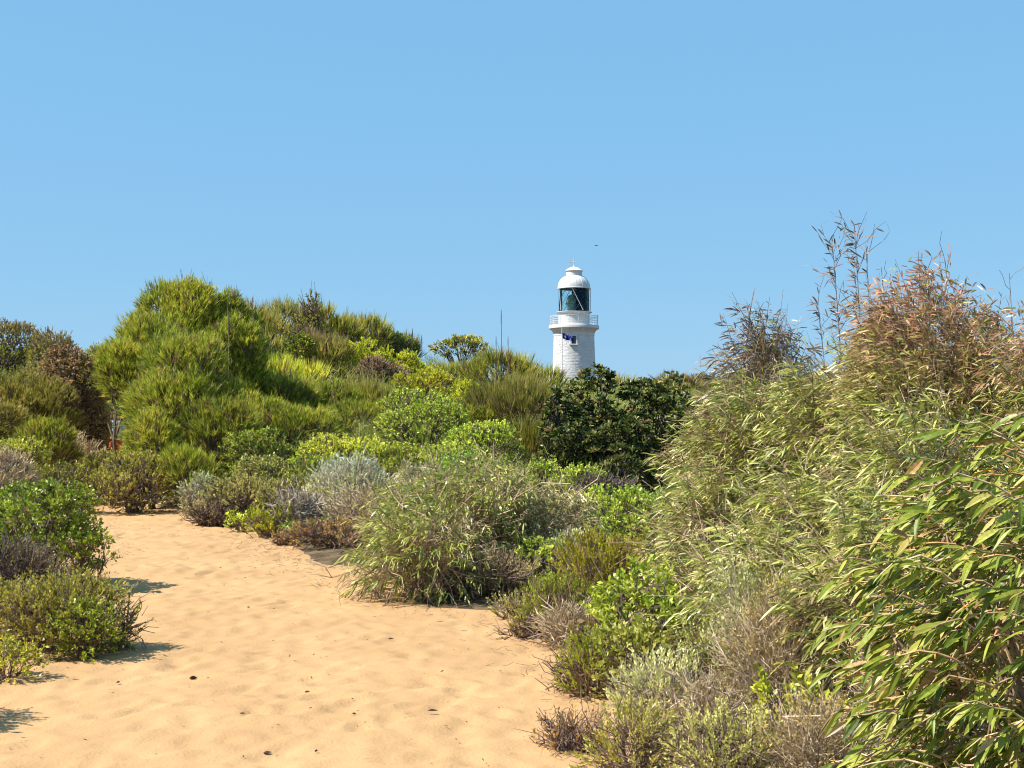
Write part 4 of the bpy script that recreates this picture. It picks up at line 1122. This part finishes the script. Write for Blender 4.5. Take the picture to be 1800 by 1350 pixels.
spray(1375, 10.8, 575, 640, .06, "bare twig right of the narrow acacia peak", 20, 10, .3)

# ------------------------------------------------------------------ the near bush with long leaves (bottom right)
NB = (1.80, 4.25)
nbz = H1(*NB)
near = empty("near_shrub", (NB[0], NB[1], nbz))
tag(near, "large near bush with long green leaves and orange stems at bottom right", "shrub")
rng = np.random.default_rng(42)
n = 780
u = nrm(rng.normal(0, 1, (n * 3, 3)))
rho = rng.uniform(.5, 1.0, n * 3) ** .7
ctr = np.array([0, 0, .72]); R3 = np.array([.86, .80, .95])
q = ctr + u * R3 * rho[:, None]
keep = (q[:, 2] > .06) & (q[:, 0] < .75)
q = q[keep][:n]; u = u[keep][:n]
dirs = nrm(np.array([-.95, -.10, .12]) + u * .45 + rng.normal(0, .22, q.shape))
slen = rng.uniform(.16, .34, len(q))
base = q - dirs * slen[:, None] * .9
T = np.linspace(0, 1, 6)
PL = base[:, None, :] + dirs[:, None, :] * (slen[:, None] * T)[:, :, None]
PL[:, :, 2] += .10 * slen[:, None] * np.sin(T * np.pi)[None, :] - .10 * slen[:, None] * T[None, :] ** 2
PL += rng.normal(0, .006, PL.shape)
bb = Bag()
V, F, m = tubes(PL, np.linspace(.0040, .0018, 6)[None, :] * np.ones((len(q), 1)), 4)
stem_c = pal([(.32, .24, .15), (.50, .36, .24), (.62, .34, .14), (.60, .46, .30), (.36, .34, .12)], rng.random(len(q)))
bb.add(V, F, np.repeat(stem_c, m // len(q), axis=0))
# limbs and side branches
limb_end = nrm(rng.normal(0, 1, (22, 3)) * [1, 1, .8] + [-.25, -.1, .45]) * R3 * .78 + ctr * .8
LA = np.stack([rng.normal(0, .05, 22), rng.normal(0, .05, 22), np.full(22, -.06)], 1)
LPL = bent(LA, limb_end, 7, .06, .04, rng)
V, F, m = tubes(LPL, np.linspace(.016, .005, 7)[None, :] * np.ones((22, 1)), 6); bb.add(V, F, (.20, .15, .11))
nearest = np.argmin(((base[:, None, :] - LPL[:, 4][None]) ** 2).sum(-1), 1)
V, F, m = tubes(bent(LPL[nearest, rng.integers(3, 7, len(base))], base, 5, .05, .05, rng), np.linspace(.0045, .003, 5)[None, :] * np.ones((len(base), 1)), 4)
bb.add(V, F, (.34, .24, .15))
bi = rng.integers(0, len(q), 2600); bt = rng.uniform(.15, 1, 2600)      # small orange buds curled along the stems
bp_ = base[bi] + dirs[bi] * (slen[bi] * bt)[:, None]; bp_[:, 2] += .10 * slen[bi] * (np.sin(bt * np.pi) - bt ** 2)
bd_ = nrm(rng.normal(0, 1, (2600, 3)) + [-.4, 0, .2]); bl = rng.uniform(.008, .022, 2600)
PLb = bent(bp_, bp_ + bd_ * bl[:, None], 3, .3, .1, rng)
V, F, m = tubes(PLb, np.tile([.0018, .0028, .0010], (2600, 1)), 3); bb.add(V, F, np.repeat(pal([(.30, .22, .06), (.60, .30, .08), (.55, .24, .10), (.5, .4, .2)], rng.random(2600)), 9, axis=0))
bb.build("branches", M_BARK, near)
# leaves
K = 13
t = (np.arange(K)[None, :] + rng.uniform(-.3, .3, (len(q), K))) / K; t = np.clip(t, .02, 1)
ti = t * 5; i0 = np.clip(ti.astype(int), 0, 4); f = (ti - i0)[..., None]
rows = np.arange(len(q))[:, None]
P = PL[rows, i0] * (1 - f) + PL[rows, i0 + 1] * f
side = nrm(np.cross(dirs, [0, 0, 1]))[:, None, :] * np.where(rng.random((len(q), K)) < .5, 1, -1)[..., None]
D = nrm(dirs[:, None, :] * .8 + side * rng.uniform(.1, .6, (len(q), K, 1)) + np.array([-.2, 0, -.62]) + rng.normal(0, .27, (len(q), K, 3)))
N = nrm(np.array([-.45, -.25, .7]) + side * .45 + rng.normal(0, .45, (len(q), K, 3)))
P, D, N = P.reshape(-1, 3), D.reshape(-1, 3), N.reshape(-1, 3)
L = rng.uniform(.045, .115, len(P)) * np.where(rng.random(len(P)) < .15, .6, 1); Wd = L * rng.uniform(.16, .23, len(P))
NPAL = [(.05, .08, .012), (.13, .18, .018), (.24, .29, .03), (.38, .40, .06), (.54, .44, .14)]
cv = rng.normal(.5, .24, len(P))
wpos = P + np.array([NB[0], NB[1], nbz])
dist = np.linalg.norm(wpos - [0, 0, CAMH], axis=1)
ppx_ = 900 + wpos[:, 0] / wpos[:, 1] * FPX; ppy_ = HOR - (wpos[:, 2] - CAMH) / wpos[:, 1] * FPX
inview = (ppx_ < 1830) & (ppy_ < 1370)
order = np.argsort(np.where(inview, dist / (L / .1), 99))
pick = order[:295]; rest = order[295:]
CR = pal(NPAL, cv[rest]); br_ = rng.random(len(rest)) < .07; CR[br_] = np.array([.40, .25, .10]) * rng.uniform(.5, 1.2, (br_.sum(), 1))
V, F, C = leaf_polys(P[rest], D[rest], N[rest], L[rest], Wd[rest], CR, 'blade', rng.uniform(-.05, .42, (len(rest), 1)), .3)
b = Bag(); b.add(V, F, C); o = b.build("foliage", M_GLOSSY, near); o['kind'] = 'stuff'
from mathutils import Matrix
variants = []
for k in range(14):
    z0 = np.zeros((1, 3)); X = np.array([[1.0, 0, 0]]); Zn = np.array([[0, 0, 1.0]])
    V, F, C = leaf_polys(z0, X, Zn, np.array([1.0]), np.array([.165 + .006 * k]), (pal(NPAL, np.array([.08 + .075 * k])) if k < 12 else np.array([[.42, .26, .10]]) * (.6 + .5 * (k - 12))), 'blade', .02 + .11 * (k % 4), .2 + .12 * (k % 3))
    me = np_mesh("leaf", V, F, C); me.materials.append(M_GLOSSY); variants.append(me)
for i in pick:
    o = bpy.data.objects.new("leaf", variants[int(np.clip(cv[i] * 12, 0, 11)) if rng.random() > .06 else 12 + rng.integers(0, 2)]); o.parent = near; COL.objects.link(o)
    x = Vector(D[i]); zN = Vector(N[i]); y = zN.cross(x).normalized(); z = x.cross(y).normalized()
    M = Matrix((x, y, z)).transposed().to_4x4() @ Matrix.Diagonal((L[i],) * 3).to_4x4(); M.translation = Vector(P[i])
    o.matrix_local = M

# ------------------------------------------------------------------ undergrowth between the shrubs and litter on the ground
def cover_patch(name, label, n, region, kind, hmin, hmax, seed, mats, k=9, smin=.5, palette=None, wmin=.4):
    rng = np.random.default_rng(seed)
    spec = dict(SP[kind]); spec['k'] = k
    if palette: spec['pal'] = palette
    nc = n // 22
    cd = rng.uniform(region[2] ** .5, region[3] ** .5, nc) ** 2
    cpx = rng.uniform(region[0], region[1], nc); cx = (cpx - 900) / FPX * cd; cr = rng.uniform(.6, 1.4, nc) * (hmax * .9); ch = rng.uniform(.5, 1, nc)
    ci = rng.integers(0, nc, n); rr = np.sqrt(rng.random(n)); aa = rng.uniform(0, 2 * np.pi, n)
    x = cx[ci] + cr[ci] * rr * np.cos(aa); y = cd[ci] + cr[ci] * rr * np.sin(aa); hk = ch[ci] * np.sqrt(np.maximum(.06, 1 - rr * rr)); d = y
    s = path_sdf(x, y); k_ = s > smin + rng.random(n) * .3; x, y, d, hk, rr, aa, ci = (q_[k_] for q_ in (x, y, d, hk, rr, aa, ci))
    z = height(x, y)
    p = np.stack([x, y, z], 1)
    tilt = np.stack([np.cos(aa) * rr, np.sin(aa) * rr, np.zeros(len(x))], 1) * .6
    dr = nrm(rng.normal(0, .3, p.shape) + tilt + [0, 0, 1.0])
    spec['sl'] = 1.0
    sl = (hmin + (hmax - hmin) * hk) * rng.uniform(.75, 1.1, len(p)); nn = len(p); cvv = rng.normal(0, .14, nc)[ci]
    t = rng.uniform(.1, 1, (nn, k))
    B = p[:, None] + dr[:, None] * (sl[:, None] * t)[..., None]
    D = nrm(dr[:, None] + rng.normal(0, .7, (nn, k, 3)))
    N = nrm(np.array([-.3, -.3, .8]) + rng.normal(0, .5, (nn, k, 3)))
    sc = np.repeat(np.maximum(1, wmin / (FPX / d * 1024 / 1800) / spec['W']), k)
    m = nn * k
    V, F, C = leaf_polys(B.reshape(-1, 3), D.reshape(-1, 3), N.reshape(-1, 3), spec['L'] * rng.uniform(.6, 1.2, m), spec['W'] * sc, 1.25 * pal(spec['pal'], (.5 + cvv[:, None] + rng.normal(0, .1, (nn, 1)) + rng.normal(0, .15, (nn, k))).ravel()), spec['shape'], .1)
    b = Bag(); b.add(V, F, C)
    o = b.build(name, mats); tag(o, label, "undergrowth", kind='stuff')
    return o
cover_patch("undergrowth", "low rushy undergrowth filling the gaps between shrubs on the dune", 26000, (-250, 2000, 19, 46), 'rush', .15, .62, 61, M_LEAF, 9, .35)
cover_patch("undergrowth", "low leafy undergrowth filling the gaps between shrubs on the middle slope", 9000, (250, 1350, 15, 30), 'leafy', .1, .32, 64, M_GLOSSY, 12, .25, SP['leafy']['pal'], .9)
cover_patch("ground_twigs", "short dry heath growth under the thicket right of the sand", 16000, (850, 2100, 4.5, 20), 'heath', .06, .22, 62, M_DRY, 12, .12, [(.16, .13, .06), (.3, .25, .13), (.38, .33, .17), (.26, .3, .08)], .9)
cover_patch("undergrowth", "short dry heath growth around the shrubs left of the sand", 6000, (-400, 300, 12, 26), 'heath', .08, .3, 63, M_DRY, 12, .1, [(.16, .13, .06), (.26, .24, .10), (.32, .33, .1)], .9)

# dry twigs and leaf litter along the sand edge
rng = np.random.default_rng(77)
b = Bag()
n = 26000
d = rng.uniform(5, 22, n); x = rng.uniform(-8, 4.5, n); s = path_sdf(x, d)
prob = np.exp(-((s - .12) / .34) ** 2) + .25 * (s > .1)
k_ = rng.random(n) < prob * .75; x, d = x[k_], d[k_]
z = height(x, d) + .016
a = rng.uniform(0, 2 * np.pi, len(x)); ln = rng.uniform(.02, .12, len(x))
A = np.stack([x, d, z], 1); Bp = A + np.stack([np.cos(a) * ln, np.sin(a) * ln, rng.uniform(-.002, .03, len(x))], 1)
V, F, m = tubes(bent(A, Bp, 3, 0, .12, rng), np.tile([.0016, .0016, .001], (len(x), 1)), 3)
b.add(V, F, np.repeat(pal([(.10, .06, .04), (.2, .14, .1), (.3, .24, .18)], rng.random(len(x))), m // len(x), axis=0))
lit = b.build("leaf_litter", M_BARK); tag(lit, "dry twigs and leaf litter strewn along the edges of the sand", "litter", kind='stuff')
b = Bag()
n = 1300
d = 5 + 16 * rng.random(n) ** 1.3; x = rng.uniform(-5, 1.5, n); k_ = path_sdf(x, d) < -.1; x, d = x[k_], d[k_]
z = height(x, d) + sand_relief(x.copy(), d.copy()) + .020
nn = len(x)
D = nrm(np.stack([rng.normal(0, 1, nn), rng.normal(0, 1, nn), rng.uniform(0, .35, nn)], 1))
V, F, C = leaf_polys(np.stack([x, d, z], 1), D, nrm(rng.normal(0, .4, (nn, 3)) + [0, 0, 1]), rng.uniform(.010, .030, nn), rng.uniform(.004, .009, nn), pal([(.05, .03, .02), (.12, .07, .04), (.2, .12, .06)], rng.random(nn)), 'oval', 0)
b.add(V, F, C); o = b.build("sand_litter", M_DRY); tag(o, "tiny dark flecks of plant litter scattered over the sand", "litter", kind='stuff')
# the pieces one can point to
def fallen(px, py, ln, wd, rot, label, col, name='fallen_leaf', cat='leaf', thick=.006):
    gx, gy = ground_pt(px, py)
    gzv = H1(gx, gy) + float(sand_relief(np.array([gx]), np.array([gy]))[0]) + .012
    ln *= .8; t = np.linspace(0, 1, 9); w = np.sin(np.pi * t ** .8) * wd / 2 + .0008
    up = .0015 * np.sin(t * 3.0)
    V = []
    for tt, ww, uu in zip(t, w, up):
        for (sx, sz) in ((-1, 0), (0, thick), (1, 0), (0, -thick * .5)): V.append([(tt - .5) * ln, sx * ww, uu + sz * (ww / (wd / 2)) + .006])
    F = [[r * 4 + k, r * 4 + (k + 1) % 4, (r + 1) * 4 + (k + 1) % 4, (r + 1) * 4 + k] for r in range(8) for k in range(4)]
    o = link_mesh(name, np_mesh(name, np.array(V), [np.array(F)], np.tile(col, (36, 1)).astype(float)), M_DRY, None, (gx, gy, gzv)); o.rotation_euler = (0, 0, rot)
    tag(o, label, cat)
fallen(340, 1195, .058, .022, .25, "dark seed pod on the sand right of the long shrub shadow", (.03, .015, .012), 'seed_pod', 'seed pod', .012)
fallen(208, 1207, .034, .014, .9, "small dark curled leaf on the sand just below the shrub shadow", (.05, .03, .02))
fallen(623, 1270, .034, .017, -.6, "short dark leaf on the sand near the bottom centre", (.045, .02, .015))
fallen(761, 1262, .062, .012, -.1, "long narrow dark leaf on the sand right of the short one", (.06, .03, .02))
fallen(687, 1131, .046, .012, .2, "narrow brown leaf on the sand below the drooping acacia", (.10, .05, .03))
fallen(540, 1232, .036, .010, .3, "brown sliver of bark on the sand left of the short dark leaf", (.12, .06, .03))
fallen(470, 1334, .05, .012, .4, "dry twig-like leaf at the bottom edge of the sand", (.12, .07, .04))
fallen(556, 1335, .03, .013, 1.2, "small curled leaf at the bottom edge right of the twig-like one", (.06, .03, .02))
fallen(437, 1076, .034, .013, -.3, "small dark leaf alone in the middle of the path", (.05, .03, .02))
fallen(426, 1271, .034, .007, 0, "thin pale sliver on the sand left of the bark sliver", (.22, .13, .07))

# thin grass stalks with seed heads standing above the rushes on the slope
def stalk(px, d, top, label, col=(.30, .22, .12), group=None):
    x = (px - 900) / FPX * d; z0 = H1(x, d); h = CAMH + (HOR - top) / FPX * d - z0
    root = empty("grass_stalk", (x, d, z0)); tag(root, label, "grass stalk", group)
    V, F, m = tubes(np.array([[[0, 0, 0], [.01, 0, h * .5], [.0, .01, h]]]), np.array([[.007, .006, .005]]), 5)
    b = Bag(); b.add(V, F, col); b.build("stem", M_BARK, root)
    V, F, m = tubes(np.array([[[0, .01, h * .86], [.0, .01, h * .93], [0, .01, h + .01]]]), np.array([[.008, .010, .005]]), 6)
    b = Bag(); b.add(V, F, np.array(col) * .8); b.build("seed_head", M_BARK, root)
stalk(401, 24.2, 548, "tall pale stalk standing before the right flank of the tall bushes")
stalk(881, 29.5, 545, "tall thin dark spike rising left of the lighthouse", (.08, .05, .04))
stalk(872, 30, 592, "shorter dark spike left of the tall thin one", (.1, .06, .05))
stalk(893, 30, 592, "short reddish spike right of the tall thin one", (.2, .08, .05))
stalk(725, 33, 578, "dark spike on the crest above the dark spiky shrub", (.07, .05, .04))
stalk(741, 33, 590, "thin spike right of the one above the spiky shrub", (.12, .09, .06))
stalk(522, 31, 570, "pale stalk on the slope under the open wispy shrub")
stalk(655, 27.5, 640, "pale brown stalk at the left of the purple-brown shrub")
stalk(672, 27.5, 648, "pale brown stalk in front of the purple-brown shrub")
print("TRIS", sum(len(o.data.loops)-2*len(o.data.polygons) for o in bpy.data.objects if o.type=="MESH"))
